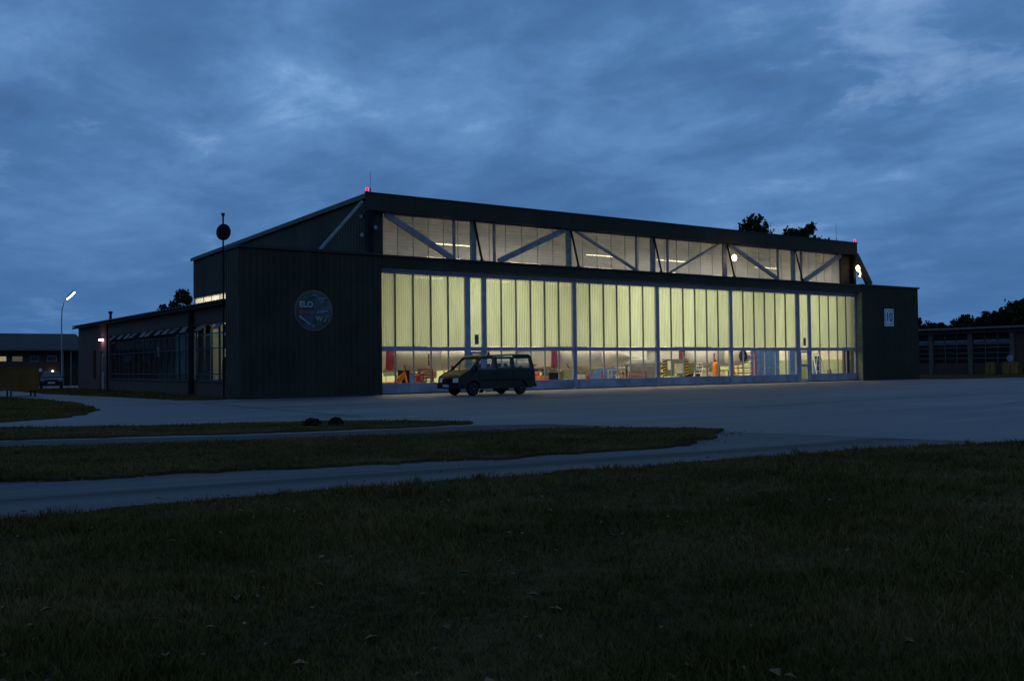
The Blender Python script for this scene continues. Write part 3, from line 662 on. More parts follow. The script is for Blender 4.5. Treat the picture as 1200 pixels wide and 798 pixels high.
# eave, corrugated lean-to roof
mb = MB(); n = 232; vs = []; fs = []
for i in range(n + 1):
    y = Y0 + (Y1 + .3 - Y0) * i / n; h = .05 * math.cos(i * pi / 2) if i % 2 == 0 else 0
    vs += [(XA - .45, y, 5.02 + h), (XL - .01, y, 5.86 + h)]
for i in range(n): fs.append((2 * i, 2 * i + 1, 2 * i + 3, 2 * i + 2))
rfa = ap(mb.add(vs, fs), 'corrugated_roof', mat('fibre_cement', (.09, .09, .09), .9, var=.2), fix=False)
MB().box(XA - .40, XA - .30, Y0 + .02, Y1 + .3, 4.80, 4.94).obj('gutter', BLACK, rfa)
ap(MB().box(XA - .30, XA, Y0 + .02, Y1, 4.87, 4.90), 'eave_soffit', TRIM)
ap(MB().prism([(XA - .3, 4.90), (XL, 4.90), (XL, 5.78), (XA - .3, 4.98)], 'y', Y1 - .25, Y1 + .05), 'rear_gable_end', BRICK)
for y in (26.38, 7.22): ap(MB().tube((XA - .12, y, 0), (XA - .12, y, 4.85), .07 if y > 20 else .16, 8), 'downpipe', BLACK)
# windows as modules : frame bars, panes, flaps
WM = mat('window_steel_dark', (.04, .045, .05), .6)
for a, b in WIN:
    n = round((b - a) / 1.22); w = (b - a) / n
    ap(MB().box(XA + .06, XA + .14, a, b, .882, .94).box(XA + .06, XA + .14, a, b, 3.90, 3.978), 'window_frame', WM)
    for i in range(n + 1):
        y = a + i * w; ap(MB().box(XA + .05, XA + .15, y - .03, y + .03, .942, 3.898), 'window_mullion', WM)
    for i in range(n):
        y0 = a + i * w + .032; y1 = a + (i + 1) * w - .032
        for z0 in (1.22, 2.60, 3.40): ap(MB().box(XA + .07, XA + .13, y0, y1, z0, z0 + .055), 'window_transom', WM)
        for z0, z1 in ((.945, 1.215), (1.275, 2.595), (2.665, 3.395)):
            ap(MB().box(XA + .09, XA + .098, y0, y1, z0, z1), 'window_pane', GLASSD)
FL = [2.2, 4.9, 8.1, 9.6, 11.5, 13.0, 14.9, 16.6, 18.6, 20.4, 22.1, 24.0]
for i, y in enumerate(FL):
    w = .95; t = (.30, .38, .22, .40, .28)[i % 5]
    fl = ap(MB().add([(XA + .04, y, 3.94), (XA + .04, y + w, 3.94), (XA - t, y + w, 3.60), (XA - t, y, 3.60), (XA + .04, y, 3.97), (XA + .04, y + w, 3.97), (XA - t, y + w, 3.63), (XA - t, y, 3.63)],
        [(0, 1, 2, 3), (4, 7, 6, 5), (0, 4, 5, 1), (1, 5, 6, 2), (2, 6, 7, 3), (3, 7, 4, 0)]), 'open_window_flap', mat('flap_grey', (.085, .09, .095), .5, spec=.3))
# inside the office: partitions, lit doorway, cabinets
ap(MB().box(XA + .9, XL, 6.95, 7.05, .02, 4.0), 'partition', HALLW)
ap(MB().box(XA + 3.6, XA + 3.7, Y0, 6.9, .02, 4.0), 'partition', mat('office_wall_grey_green', (.38, .42, .33), .8))
ap(MB().box(XA + 3.2, XA + 3.3, 7.1, 27, .02, 4.0), 'partition', mat('office_wall_dim', (.12, .13, .13), .8))
ap(MB().box(XA + .5, XA + .9, 1.95, 3.75, 2.6, 3.9), 'blind', BLACK)
ap(MB().box(XA + .35, XA + .40, 8.0, 11.6, .95, 3.6), 'curtain', mat('grey_curtain', (.24, .26, .30), .9, stretch=(1, 6, 1)))
ap(MB().box(XA + .40, XA + .45, 15.4, 15.7, 2.3, 2.95), 'notice', mat('pale_notice', (.5, .5, .5), .8))
TUBE2 = emitter('office_tube', (.95, 1.0, .72), 1.6)
ol = empty('office_light', (-6.9, 4.25, 3.75), 'upright glowing strip light inside the nearest annex window', 'light')
MB().box(-.04, .04, -.10, .10, -.65, .12).obj('tube', TUBE2, ol)
lamp('office_glow', 'POINT', (-.1, -.2, -.3), 45, (.95, 1.0, .72), .2, ol)
ol2 = empty('office_light', (-7.35, 2.15, 2.0), 'short glowing strip beside the mast behind the annex window', 'light')
MB().box(-.03, .03, -.11, .11, -.40, .42).obj('tube', TUBE2, ol2)
cab = empty('office_chair', (-6.9, 5.2, .02), 'dark office chair silhouette behind the nearest annex window', 'chair')
MB().prism([(-.28, .95), (.28, .95), (.34, 1.3), (.30, 1.9), (.16, 2.15), (-.16, 2.15), (-.30, 1.9), (-.34, 1.3)], 'x', -.05, .05).obj('backrest', BLACK, cab)
MB().box(-.3, .3, -.3, .3, .85, .95).obj('seat', BLACK, cab); MB().tube((0, 0, 0), (0, 0, .85), .05).obj('stem', BLACK, cab)
dl = empty('door_lamp', (XA - .02, 28.35, 3.12), 'pinkish lit lamp above the annex entrance door', 'wall lamp')
MB().box(-.05, .02, -.42, .42, .06, .14).obj('housing', BLACK, dl)
MB().box(-.16, .0, -.36, .36, -.06, .055).obj('lens', emitter('pink_lamp', (1.0, .55, .70), 14), dl)
dl.location.z = 3.74
lamp('door_glow', 'POINT', (-.22, 0, -.12), 9, (1.0, .55, .42), .12, dl)
v = MB().tube((-6.3, 33.2, 5.05), (-6.3, 33.2, 5.95), .10, 8).tube((-6.3, 33.2, 5.95), (-6.3, 33.2, 6.12), .16, 8).obj('roof_vent', BLACK, an)
# hall high windows in the gable wall over the annex roof
SW = hp(MB().box(XL - .02, XL + .10, 3.0, 28.85, 7.0, 7.05).box(XL - .02, XL + .10, 3.0, 28.85, 5.95, 6.0), 'strip_window_frame', FRAME)
SHG = shader_mat('frosted_strip_glass', sheet((.85, .85, .90), .85, .40, refl=.2))
for i in range(14):
    y0 = 3.05 + i * 1.84; MB().box(XL + .03, XL + .036, y0 + .03, y0 + 1.78, 6.0, 7.0).obj('strip_window_pane', SHG, SW)
    MB().box(XL, XL + .06, y0 - .03, y0 + .03, 6.0, 7.0).obj('strip_window_mullion', FRAME, SW)

# ---------------------------------------------------------------- van
def wheel(parent, x, y, r=.34, w=.20, side=1):
    pr = [(.0, .62), (.04, .96), (.10, 1.0), (w - .04, 1.0), (w, .94), (w, .60)]
    n = 22; rings = [[(x + r * q * math.cos(2 * pi * k / n), y + side * a, r + r * q * math.sin(2 * pi * k / n)) for k in range(n)] for a, q in [(0, .3)] + pr + [(w, .3)]]
    t = MB().loft(rings).obj('wheel', RUBBER, parent, smooth=False)
    rings = [[(x + r * q * math.cos(2 * pi * k / n), y - side * a, r + r * q * math.sin(2 * pi * k / n)) for k in range(n)] for a, q in ((0, .62), (.012, .60), (-.02, .5), (-.03, .2), (.01, .16), (.015, .02))]
    MB().loft(rings, cap=False).obj('rim', mat('rim_grey', (.08, .08, .085), .5), t)
    return t
van = empty('parked_van', (1.22, -4.83, 0), 'dark olive minibus van parked in front of the lit hangar doors', 'van', scale=1.05)
VP = mat('olive_van_paint', (.014, .013, .006), .42, spec=.35, var=.06)
HW = .94
def yy(z):   # half width at height z
    return HW if z < 1.15 else HW - .17 * ((z - 1.15) / .82) ** 1.25
def arc(cx, cz, r, a0, a1, n=8): return [(cx + r * math.cos(a0 + (a1 - a0) * k / n), cz + r * math.sin(a0 + (a1 - a0) * k / n)) for k in range(n + 1)]
FW, RW = .90, 3.745   # wheel centres
lower = [(.06, .42), (.02, .55), (.03, .84), (.08, .96), (.38, 1.12), (.70, 1.26), (.98, 1.26), (4.60, 1.24), (4.63, .80), (4.62, .40), (RW + .42, .36)] + arc(RW, .34, .42, 0, pi)[1:-1] + [(RW - .42, .33), (FW + .42, .33)] + arc(FW, .34, .42, 0, pi)[1:-1] + [(FW - .42, .35)]
def side_panel(poly, thick=.035, sides=(-1, 1)):
    bm = bmesh.new()
    for s in sides:
        o_ = [bm.verts.new((x, s * yy(z), z)) for x, z in poly]; i_ = [bm.verts.new((x, s * (yy(z) - thick), z)) for x, z in poly]
        fo = bm.faces.new(o_); fi = bm.faces.new(i_[::-1])
        for k in range(len(poly)): j = (k + 1) % len(poly); bm.faces.new((o_[k], o_[j], i_[j], i_[k]))
    bmesh.ops.triangulate(bm, faces=[f for f in bm.faces if len(f.verts) > 4]); bmesh.ops.recalc_face_normals(bm, faces=bm.faces)
    return bm
def bmobj(bm, name, m, parent, smooth=False):
    me = bpy.data.meshes.new(name); bm.to_mesh(me); bm.free(); me.materials.append(m); o = bpy.data.objects.new(name, me); COL.objects.link(o); o.parent = parent; return o
body = bmobj(side_panel(lower), 'body', VP, van)
# cross skins: bonnet, bumper, floor, rear
def cross(pts, inset=.0, n=6, th=.03):
    mb = MB(); rings = []
    for x, z in pts:
        h = yy(z) - inset; bow = .05
        rings.append([(x + bow * ((t / h) ** 2) * (1 if x < 1.2 else 0), t, z - (.03 * (t / h) ** 4 if z > .9 else 0)) for t in [h * (2 * k / n - 1) for k in range(n + 1)]])
    vs = [p for r in rings for p in r]; fs = []; m_ = n + 1
    for i in range(len(rings) - 1):
        for k in range(n): fs.append((i * m_ + k, i * m_ + k + 1, (i + 1) * m_ + k + 1, (i + 1) * m_ + k))
    return mb.add(vs, fs)
cross([(.02, .50), (.03, .84), (.08, .96), (.22, 1.05), (.38, 1.12), (.54, 1.19), (.70, 1.26)]).obj('bonnet', VP, van, smooth=True)
cross([(4.615, .40), (4.63, .80), (4.60, 1.24)]).obj('tailgate', VP, van)
MB().box(.3, 4.5, -.85, .85, .34, .40).obj('underbody', BLACK, van)
MB().box(.98, 4.58, -.88, .88, .60, .64).obj('cabin_floor', BLACK, van)
bmp = MB().prism([(-.06, -.9), (-.10, -.5), (-.12, 0), (-.10, .5), (-.06, .9), (.30, .97), (.30, .90), (.02, .84), (.02, -.84), (.30, -.90), (.30, -.97)], 'z', .36, .58).obj('front_bumper', RUBBER, van)
MB().box(-.135, -.105, -.26, .26, .44, .55).obj('number_plate', mat('plate_white', (.6, .62, .65), .4), van)
MB().box(4.60, 4.72, -.93, .93, .38, .56).obj('rear_bumper', RUBBER, van)
MB().box(-.02, .03, -.48, .48, .66, .82).obj('grille', BLACK, van)
for s in (-1, 1):
    MB().add([(-.02, s * .50, .66), (-.005, s * .48, .87), (.08, s * .86, .88), (.055, s * .88, .67), (.05, s * .50, .66), (.06, s * .48, .87), (.14, s * .86, .88), (.12, s * .88, .67)], [(0, 1, 2, 3), (4, 7, 6, 5), (0, 4, 5, 1), (1, 5, 6, 2), (2, 6, 7, 3), (3, 7, 4, 0)]).obj('headlight', mat('headlight_lens', (.75, .78, .82), .2, spec=.9), van)
    MB().box(.11, .24, s * .86 - .06, s * .86 + .088, .68, .86).obj('indicator', mat('indicator_orange', (.35, .07, .02), .3), van)
    MB().box(4.60, 4.645, s * .84 - .07, s * .84 + .07, .75, 1.15).obj('tail_light', mat('tail_red', (.3, .02, .02), .3), van)
    mr = MB().box(1.10, 1.22, s * 1.0 - .02, s * 1.0 + .16 * s + .02, 1.18, 1.46) if False else MB().box(.92, 1.02, min(s * .97, s * 1.16), max(s * .97, s * 1.16), 1.20, 1.46)
    mr.obj('wing_mirror', RUBBER, van); MB().box(1.4, 4.4, s * .945 - .012, s * .945 + .012, .72, .80).obj('rubbing_strip', RUBBER, van)
ROOFH = 1.93
# roof: lofted slab
ring = lambda x, z, h: [(x, -h, z - .06), (x, -h * .93, z), (x, -h * .5, z + .035), (x, 0, z + .045), (x, h * .5, z + .035), (x, h * .93, z), (x, h, z - .06), (x, 0, z - .04)]
MB().loft([ring(1.36, 1.87, .70), ring(1.66, 1.95, .765), ring(3.2, 1.99, .77), ring(4.40, 2.01, .765), ring(4.53, 1.93, .75)]).obj('roof', VP, van, smooth=False)
def pill(poly):
    for s in (-1, 1): bmobj(side_panel(poly, .05, (s,)), 'pillar', VP, van)
T = 1.90
pill([(.70, 1.26), (.84, 1.24), (1.56, T), (1.38, T)])                      # A
pill([(1.22, 1.24), (1.28, 1.24), (1.28, 1.64), (1.22, 1.57)])
pill([(2.18, 1.24), (2.36, 1.24), (2.36, T), (2.18, T)])                      # B
pill([(3.17, 1.24), (3.40, 1.24), (3.40, T), (3.17, T)])                      # C
pill([(4.36, 1.24), (4.60, 1.24), (4.50, T), (4.30, T)])                      # D
pill([(2.36, 1.80), (3.17, 1.80), (3.17, T), (2.36, T)]); pill([(3.40, 1.80), (4.32, 1.80), (4.30, T), (3.40, T)])
pill([(1.44, 1.80), (2.18, 1.80), (2.18, T), (1.54, T)])
pill([(2.36, 1.24), (3.17, 1.24), (3.17, 1.32), (2.36, 1.32)]); pill([(3.40, 1.24), (4.37, 1.24), (4.37, 1.32), (3.40, 1.32)])
def gl(poly):
    for s in (-1, 1): bmobj(side_panel(poly, .008, (s,)), 'side_window', VGLASS, van)
gl([(.85, 1.25), (2.18, 1.25), (2.18, 1.80), (1.46, 1.80)]); gl([(2.36, 1.32), (3.17, 1.32), (3.17, 1.80), (2.36, 1.80)]); gl([(3.40, 1.32), (4.37, 1.32), (4.33, 1.80), (3.40, 1.80)])
cross([(.69, 1.27), (1.02, 1.54), (1.37, 1.83)], .07).obj('windscreen', VGLASS, van, smooth=True)
MB().box(1.33, 1.56, -.72, .72, 1.83, 1.90).obj('roof_rail_front', VP, van)
MB().box(4.49, 4.58, -.80, .80, 1.28, 1.34).box(4.44, 4.54, -.74, .74, 1.82, 1.92).obj('tailgate_frame', VP, van)
MB().add([(4.57, -.78, 1.34), (4.57, .78, 1.34), (4.50, .73, 1.82), (4.50, -.73, 1.82)], [(0, 1, 2, 3)]).obj('rear_window', VGLASS, van)
MB().add([(.74, -.8, 1.14), (.74, .8, 1.14), (1.25, .8, 1.16), (1.25, -.8, 1.16), (.74, -.8, 1.24), (.74, .8, 1.24), (1.2, .8, 1.22), (1.2, -.8, 1.22)], [(0, 1, 2, 3), (4, 5, 6, 7), (0, 1, 5, 4), (2, 3, 7, 6), (0, 3, 7, 4), (1, 2, 6, 5)]).obj('dashboard', BLACK, van)
# steering wheel
sw = MB(); 
for k in range(12):
    a0, a1 = 2 * pi * k / 12, 2 * pi * (k + 1) / 12; c = Vector((1.42, -.40, 1.24)); u = Vector((.3, 0, .9)).normalized(); v2 = Vector((0, 1, 0))
    sw.tube(c + (u * math.cos(a0) + v2 * math.sin(a0)) * .19, c + (u * math.cos(a1) + v2 * math.sin(a1)) * .19, .016, 5)
sw.obj('steering_wheel', BLACK, van)
SEAT = mat('seat_cloth', (.03, .035, .05), .9)
for x, ys in ((1.98, (-.42, .42)), (2.92, (-.55, 0, .55)), (3.85, (-.55, 0, .55))):
    for y in ys:
        s = MB().box(x - .45, x + .05, y - .24, y + .24, .80, .95).obj('seat', SEAT, van)
        hh = 1.36 if x < 2.5 or x > 3 else 1.38
        MB().prism([(x - .02, .93), (x + .10, .93), (x + .20, hh), (x + .11, hh)], 'y', y - .23, y + .23).obj('backrest', SEAT, s)
        top = hh + .20 if x < 3.5 else hh + .06
        MB().prism([(y - .08, hh + .01), (y + .08, hh + .01), (y + .12, hh + .07), (y + .11, top - .03), (y + .06, top), (y - .06, top), (y - .11, top - .03), (y - .12, hh + .07)], 'x', x + .10, x + .18).obj('headrest', SEAT, s)
for x in (FW, RW):
    wheel(van, x, -.95, side=1); wheel(van, x, .95, side=-1)
MB().tube((2.12, -.45, 1.955), (2.12, -.45, 2.00), .07, 10).obj('beacon_base', BLACK, van)
MB().tube((2.12, -.45, 2.00), (2.12, -.45, 2.14), .065, 10, .045).obj('beacon', mat('red_beacon', (.25, .02, .02), .25), van)
MB().bar((FW + .48, -.93, .30), (FW + .50, -.80, .14), .20, .02).obj('mud_flap', RUBBER, van)
MB().tube((2.2, -.72, .28), (3.1, -.72, .28), .05, 6).obj('exhaust', BLACK, van)
MB().bar((.74, -.1, 1.35), (1.14, -.62, 1.66), .02, .012).bar((.72, .3, 1.34), (1.08, -.25, 1.61), .02, .012).obj('wiper', BLACK, van)
for x in (1.25, 2.27, 3.29): MB().box(x - .006, x + .006, -.948, -.941, .42, 1.22).obj('door_seam', BLACK, van)
for x in (2.06, 2.48): MB().box(x - .07, x + .07, -.962, -.942, 1.06, 1.10).obj('door_handle', BLACK, van)

# ---------------------------------------------------------------- jets in the hall
def jet(loc, rz, label):
    """swing-wing strike jet, nose towards local +X (nose tip at x=0), ground z=0"""
    j = empty('parked_jet', loc, label, 'aircraft', 'grey jets parked at an angle inside the hangar', rz)
    def sec(x, w, z0, z1, n=20, e=2.6, yc=0):
        r = []
        for k in range(n):
            a = 2 * pi * k / n; c, s = math.cos(a), math.sin(a)
            r.append((x, yc + math.copysign(abs(c) ** (2 / e), c) * w, (z0 + z1) / 2 + math.copysign(abs(s) ** (2 / e), s) * (z1 - z0) / 2))
        return r
    MB().loft([sec(0, .03, 1.93, 1.99, e=2), sec(-.08, .20, 1.72, 2.12, e=2), sec(-.35, .40, 1.50, 2.30, e=2), sec(-.85, .56, 1.34, 2.48, e=2), sec(-1.9, .64, 1.26, 2.60, e=2.1)]).obj('radome', RADOME, j, smooth=True)
    MB().tube((0, 0, 1.96), (.7, 0, 1.95), .022, 6, .008).obj('pitot', BLACK, j)
    MB().loft([sec(-1.905, .645, 1.255, 2.605, e=2.1), sec(-3.2, .67, 1.18, 2.68, e=2.3), sec(-5.2, .68, 1.16, 2.70), sec(-6.0, .85, 1.14, 2.85), sec(-8.5, 1.15, 1.16, 2.95, e=3.2), sec(-11.5, 1.1, 1.18, 2.90, e=3), sec(-14, .95, 1.3, 2.6, e=2.6), sec(-15.6, .8, 1.5, 2.4, e=2.4)]).obj('fuselage', JETG, j, smooth=True)
    MB().loft([sec(-2.7, .12, 2.40, 2.52, e=2), sec(-3.4, .36, 2.45, 2.95, e=2), sec(-4.5, .44, 2.55, 3.18, e=2), sec(-5.6, .42, 2.6, 3.15, e=2), sec(-6.6, .25, 2.7, 2.98, e=2)]).obj('canopy', mat('canopy_glass', (.05, .06, .06), .08, spec=.9), j, smooth=True)
    for s in (-1, 1):
        it = MB().loft([[(-5.22, s * .70, 1.35), (-5.22, s * 1.28, 1.42), (-5.12, s * 1.32, 2.62), (-5.12, s * .70, 2.70)], [(-6.6, s * .70, 1.22), (-6.6, s * 1.38, 1.30), (-6.6, s * 1.38, 2.72), (-6.6, s * .70, 2.80)], [(-9.5, s * .9, 1.2), (-9.5, s * 1.28, 1.3), (-9.5, s * 1.28, 2.7), (-9.5, s * .9, 2.85)]]).obj('air_intake', JETG, j, auto=.06)
        MB().loft([[(-5.16, s * .68, 1.30), (-5.16, s * 1.31, 1.38), (-5.06, s * 1.35, 2.66), (-5.06, s * .68, 2.74)], [(-5.36, s * .68, 1.28), (-5.36, s * 1.345, 1.36), (-5.30, s * 1.375, 2.68), (-5.30, s * .68, 2.77)]]).obj('intake_cover', COVER, j)
        MB().add([(-6.4, s * 1.2, 2.62), (-9.2, s * 2.2, 2.70), (-12.9, s * 4.3, 2.66), (-13.6, s * 4.3, 2.66), (-12.2, s * 1.1, 2.64), (-6.4, s * 1.2, 2.72), (-9.2, s * 2.2, 2.80), (-12.9, s * 4.3, 2.70), (-13.6, s * 4.3, 2.70), (-12.2, s * 1.1, 2.80)], [(0, 1, 2, 3, 4), (9, 8, 7, 6, 5), (0, 5, 6, 1), (1, 6, 7, 2), (2, 7, 8, 3), (3, 8, 9, 4), (4, 9, 5, 0)]).obj('wing', JETG, j)
        MB().add([(-13.2, s * .9, 2.0), (-15.2, s * 3.2, 1.95), (-16.2, s * 3.2, 1.95), (-15.8, s * .9, 2.0), (-13.2, s * .9, 2.1), (-15.2, s * 3.2, 2.0), (-16.2, s * 3.2, 2.0), (-15.8, s * .9, 2.1)], [(0, 1, 2, 3), (7, 6, 5, 4), (0, 4, 5, 1), (1, 5, 6, 2), (2, 6, 7, 3), (3, 7, 4, 0)]).obj('tailplane', JETG, j)
        MB().loft([sec(-15.55, .40, 1.5, 2.3, e=2, yc=s * .45), sec(-16.3, .34, 1.56, 2.24, e=2, yc=s * .45)]).obj('exhaust_nozzle', JETD, j, smooth=True)
        # under-wing tank
        MB().loft([sec(-6.1, .03, 1.50, 1.56, e=2, yc=s * 2.3), sec(-6.8, .24, 1.30, 1.80, e=2, yc=s * 2.3), sec(-8.0, .33, 1.20, 1.86, e=2, yc=s * 2.3), sec(-10.6, .33, 1.20, 1.86, e=2, yc=s * 2.3), sec(-12.4, .05, 1.48, 1.58, e=2, yc=s * 2.3)]).obj('drop_tank', JETD, j, smooth=True)
        MB().box(-9.8, -7.6, s * 2.3 - .05, s * 2.3 + .05, 1.84, 2.68).obj('pylon', JETG, j)
        g_ = MB().tube((-8.8, s * 1.0, 1.25), (-9.0, s * 1.5, .45), .07, 8).obj('main_gear', WHITE, j)
        MB().tube((-9.0, s * 1.42, .40), (-9.0, s * 1.68, .40), .40, 16).obj('tyre', RUBBER, g_)
        MB().tube((-8.3, s * .9, 1.25), (-8.95, s * 1.4, .6), .04, 6).obj('gear_strut', WHITE, g_)
    MB().prism([(-10.6, 2.85), (-13.6, 5.7), (-15.2, 5.75), (-15.5, 2.5)], 'y', -.06, .06).obj('tail_fin', JETG, j)
    g_ = MB().tube((-3.6, 0, 1.3), (-3.45, 0, .42), .06, 8).obj('nose_gear', WHITE, j)
    for s in (-1, 1): MB().tube((-3.42, s * .08, .28), (-3.42, s * .24, .28), .28, 14).obj('tyre', RUBBER, g_)
    MB().tube((-4.3, 0, 1.25), (-3.5, 0, .7), .035, 6).obj('gear_strut', WHITE, g_)
    MB().box(-3.5, -2.6, .30, .33, .85, 1.25).obj('gear_door', JETG, g_)
    MB().box(-3.9, -3.35, -.645, -.625, 1.86, 1.94).obj('probe_cover', RED, j)
    MB().box(-2.75, -2.65, -.66, -.62, 1.55, 2.30).obj('warning_ribbon', RED, j)
    MB().tube((-4.4, -.70, 1.62), (-4.2, -.86, 1.30), .03, 6).obj('air_probe', BLACK, j)
    return j
jet((8.2, 3.5, 0), R_(-55), 'grey jet behind the leftmost door leaf, nose right above the van')
jet((21.35, 3.5, 0), R_(-55), 'grey jet behind the third door leaf, nose pointing right')
jet((33.3, 2.9, 0), R_(-66), 'grey jet behind the fourth door leaf with tan nose')

# ---------------------------------------------------------------- hall equipment
def boxy(name, x, y, w, d, z0, z1, m, label, cat, rz=0, group=None, extra=None):
    e_ = empty(name, (x, y, 0), label, cat, group, rz)
    MB().box(-w / 2, w / 2, -d / 2, d / 2, z0, z1).obj('body', m, e_, auto=.02)
    if extra: extra(e_)
    return e_
def castors(w, d):
    def f(e_):
        for sx in (-1, 1):
            for sy in (-1, 1): MB().tube((sx * w * .4, sy * d * .35 - .03, .08), (sx * w * .4, sy * d * .35 + .03, .08), .07, 10).obj('castor', RUBBER, e_)
    return f
def cabinet_extra(w, d, z1, n=2):
    def f(e_):
        for i in range(n):
            x0 = -w / 2 + i * w / n; o = MB().box(x0 + .02, x0 + w / n - .02, -d / 2 - .02, -d / 2 - .001, .12, z1 - .04).obj('cabinet_door', BLUE, e_)
            MB().box(x0 + w / n - .10, x0 + w / n - .07, -d / 2 - .05, -d / 2 - .02, 1.0, 1.15).obj('handle', ALU, o)
    return f
boxy('tool_cabinet', 40.0, 7.2, 2.3, .7, .1, 2.62, BLUE, 'large blue cabinet behind the fifth door leaf', 'cabinet', R_(-40), extra=cabinet_extra(2.3, .7, 2.6, 3))
boxy('tool_cabinet', 41.2, 5.2, .7, .7, .1, 2.5, BLUE, 'narrow blue cabinet by the last but one door post', 'cabinet', R_(-40), extra=cabinet_extra(.7, .7, 2.5, 1))
boxy('tool_cabinet', 6.7, 9.0, .9, .6, .1, 1.65, BLUE, 'blue cabinet under the belly of the leftmost jet', 'cabinet', R_(-35), extra=cabinet_extra(.9, .6, 1.6, 1))
boxy('tool_cabinet', 23.4, 9.0, 2.2, .6, .1, 1.35, BLUE, 'low blue cabinet beneath the nose of the middle jet', 'cabinet', R_(-35), extra=cabinet_extra(2.2, .6, 1.3, 2))
boxy('tool_cabinet', 40.35, 2.2, .5, .5, .1, 2.0, BLUE, 'blue locker behind the white stepladder', 'locker', R_(-35), extra=cabinet_extra(.5, .5, 2.0, 1))
def frame_rack(x, y, w, d, h, m, label, cat, name, rz=0, n=4, shelves=True):
    e_ = empty(name, (x, y, 0), label, cat, None, rz)
    for sx in (-1, 1):
        for sy in (-1, 1): MB().box(sx * w / 2 - .035, sx * w / 2 + .035, sy * d / 2 - .035, sy * d / 2 + .035, .02, h).obj('upright', m, e_)
    for k in range(n):
        z = .25 + (h - .3) * k / (n - 1)
        for sy in (-1, 1): MB().box(-w / 2 + .03, w / 2 - .03, sy * d / 2 - .025, sy * d / 2 + .025, z, z + .06).obj('rail', m, e_)
        if shelves and k < n - 1: MB().bar((-w / 2, -d / 2 - .03, z), (w / 2, -d / 2 - .03, z + (h - .3) / (n - 1)), .03, .04).obj('brace', m, e_)
    return e_
frame_rack(36.6, 6.4, 1.5, 1.0, 2.35, RED, 'red tubular access stand to the right of the tan nosed jet', 'access stand', 'access_stand', R_(-30), 6)
frame_rack(5.9, 5.4, .8, .6, 1.35, RED, 'small red trolley frame beneath the leftmost jet', 'trolley', 'equipment_trolley', R_(-20), 4)
frame_rack(9.0, 7.0, 1.3, .7, 1.4, ORANGE, 'orange rack in front of the van windscreen inside the hall', 'rack', 'equipment_rack', R_(-30), 5)
frame_rack(23.3, 5.0, 1.3, .7, .95, RED, 'low red trolley near the third door leaf right edge', 'trolley', 'equipment_trolley', R_(-20), 3)
# hose reel at the red stand
hr = empty('hose_reel', (32.5, 3.0, 0), 'black round hose reel between the tan nose and the red stand', 'hose reel')
MB().tube((0, 0, .02), (0, 0, 1.8), .05, 8).obj('stand', BLACK, hr); MB().loft([[(.02 + .42 * math.cos(2 * pi * k / 20) * .8, y, 2.05 + .42 * math.sin(2 * pi * k / 20)) for k in range(20)] for y in (-.12, .12)]).obj('reel', RUBBER, hr)
MB().tube((0, -.13, 2.05), (0, .13, 2.05), .12, 10).obj('hub', JETD, hr); MB().tube((0, 0, .01), (0, 0, .05), .3, 12).obj('foot', BLACK, hr)
# black/yellow edged notice board trolley
nb = empty('notice_board', (27.9, 5.6, 0), 'olive board with yellow hazard edging behind the fourth door leaf', 'board', None, R_(-33)); nb.scale = (.8, 1, 1.05)
MB().box(-1.15, 1.15, -.04, .04, .55, 1.78).obj('board', OLIVE, nb)
for s in (-1, 1):
    MB().box(s * 1.1 - .14, s * 1.1 + .14, -.07, -.041, .55, 1.78).obj('edge_panel', BLACK, nb)
    for k in range(6): MB().add([(s * 1.1 - .14, -.075, .60 + k * .2), (s * 1.1 + .14, -.075, .68 + k * .2), (s * 1.1 + .14, -.075, .77 + k * .2), (s * 1.1 - .14, -.075, .69 + k * .2)], [(0, 1, 2, 3)]).obj('hazard_stripe', YELLOW, nb)
MB().box(-.1, .85, -.06, -.042, .75, 1.45).obj('notice', mat('notice_pale', (.55, .5, .42), .8), nb); MB().box(-.75, -.35, -.06, -.042, 1.0, 1.65).obj('notice', WHITE, nb)
MB().box(-.1, .1, -.06, -.042, .58, .72).obj('notice', WHITE, nb)
for s in (-1, 1): MB().box(s * .9 - .04, s * .9 + .04, -.3, .3, .03, .10).box(s * .9 - .03, s * .9 + .03, -.03, .03, .1, .56).obj('foot', BLACK, nb)
boxy('equipment_crate', 30.4, 6.5, 1.4, .8, .7, 1.55, OLIVE, 'olive crate on a dark stand right of the hazard board', 'crate', R_(-33), extra=lambda e_: MB().box(-.7, .7, -.38, .38, .05, .70).obj('stand', BLACK, e_))
boxy('battery_cart', 25.6, 6.9, 1.9, .9, .35, 1.35, JETD, 'dark grey power cart below the white streaked wing', 'cart', R_(-33), extra=castors(1.9, .9))
boxy('battery_cart', 19.0, 6.2, .9, .6, .3, .95, OLIVE, 'cream and olive cart beneath the middle jet intake', 'cart', R_(-33), extra=lambda e_: (MB().box(-.4, .4, -.32, -.301, .4, .85).obj('panel', WHITE, e_), castors(.9, .6)(e_)))
boxy('battery_cart', 15.8, 6.6, 1.4, .8, .25, .75, ORANGE, 'low orange cart just right of the van tail', 'cart', R_(-33), extra=castors(1.4, .8))
boxy('battery_cart', 2.6, 4.2, 1.6, .8, .25, .62, ORANGE, 'low orange cart in the leftmost door window', 'cart', R_(-33), extra=castors(1.6, .8))
boxy('waste_bin', 4.7, 6.0, .7, .6, .05, 1.25, BLACK, 'black bin in the second window of the leftmost leaf', 'bin', R_(-33), extra=lambda e_: MB().box(-.37, .37, -.32, .32, 1.252, 1.30).obj('lid', RUBBER, e_))
boxy('waste_bin', 16.3, 5.6, .8, .6, .05, .95, BLACK, 'black bin under the middle jet by the second leaf', 'bin', R_(-33), extra=lambda e_: MB().box(-.42, .42, -.32, .32, .952, 1.0).obj('lid', RUBBER, e_))
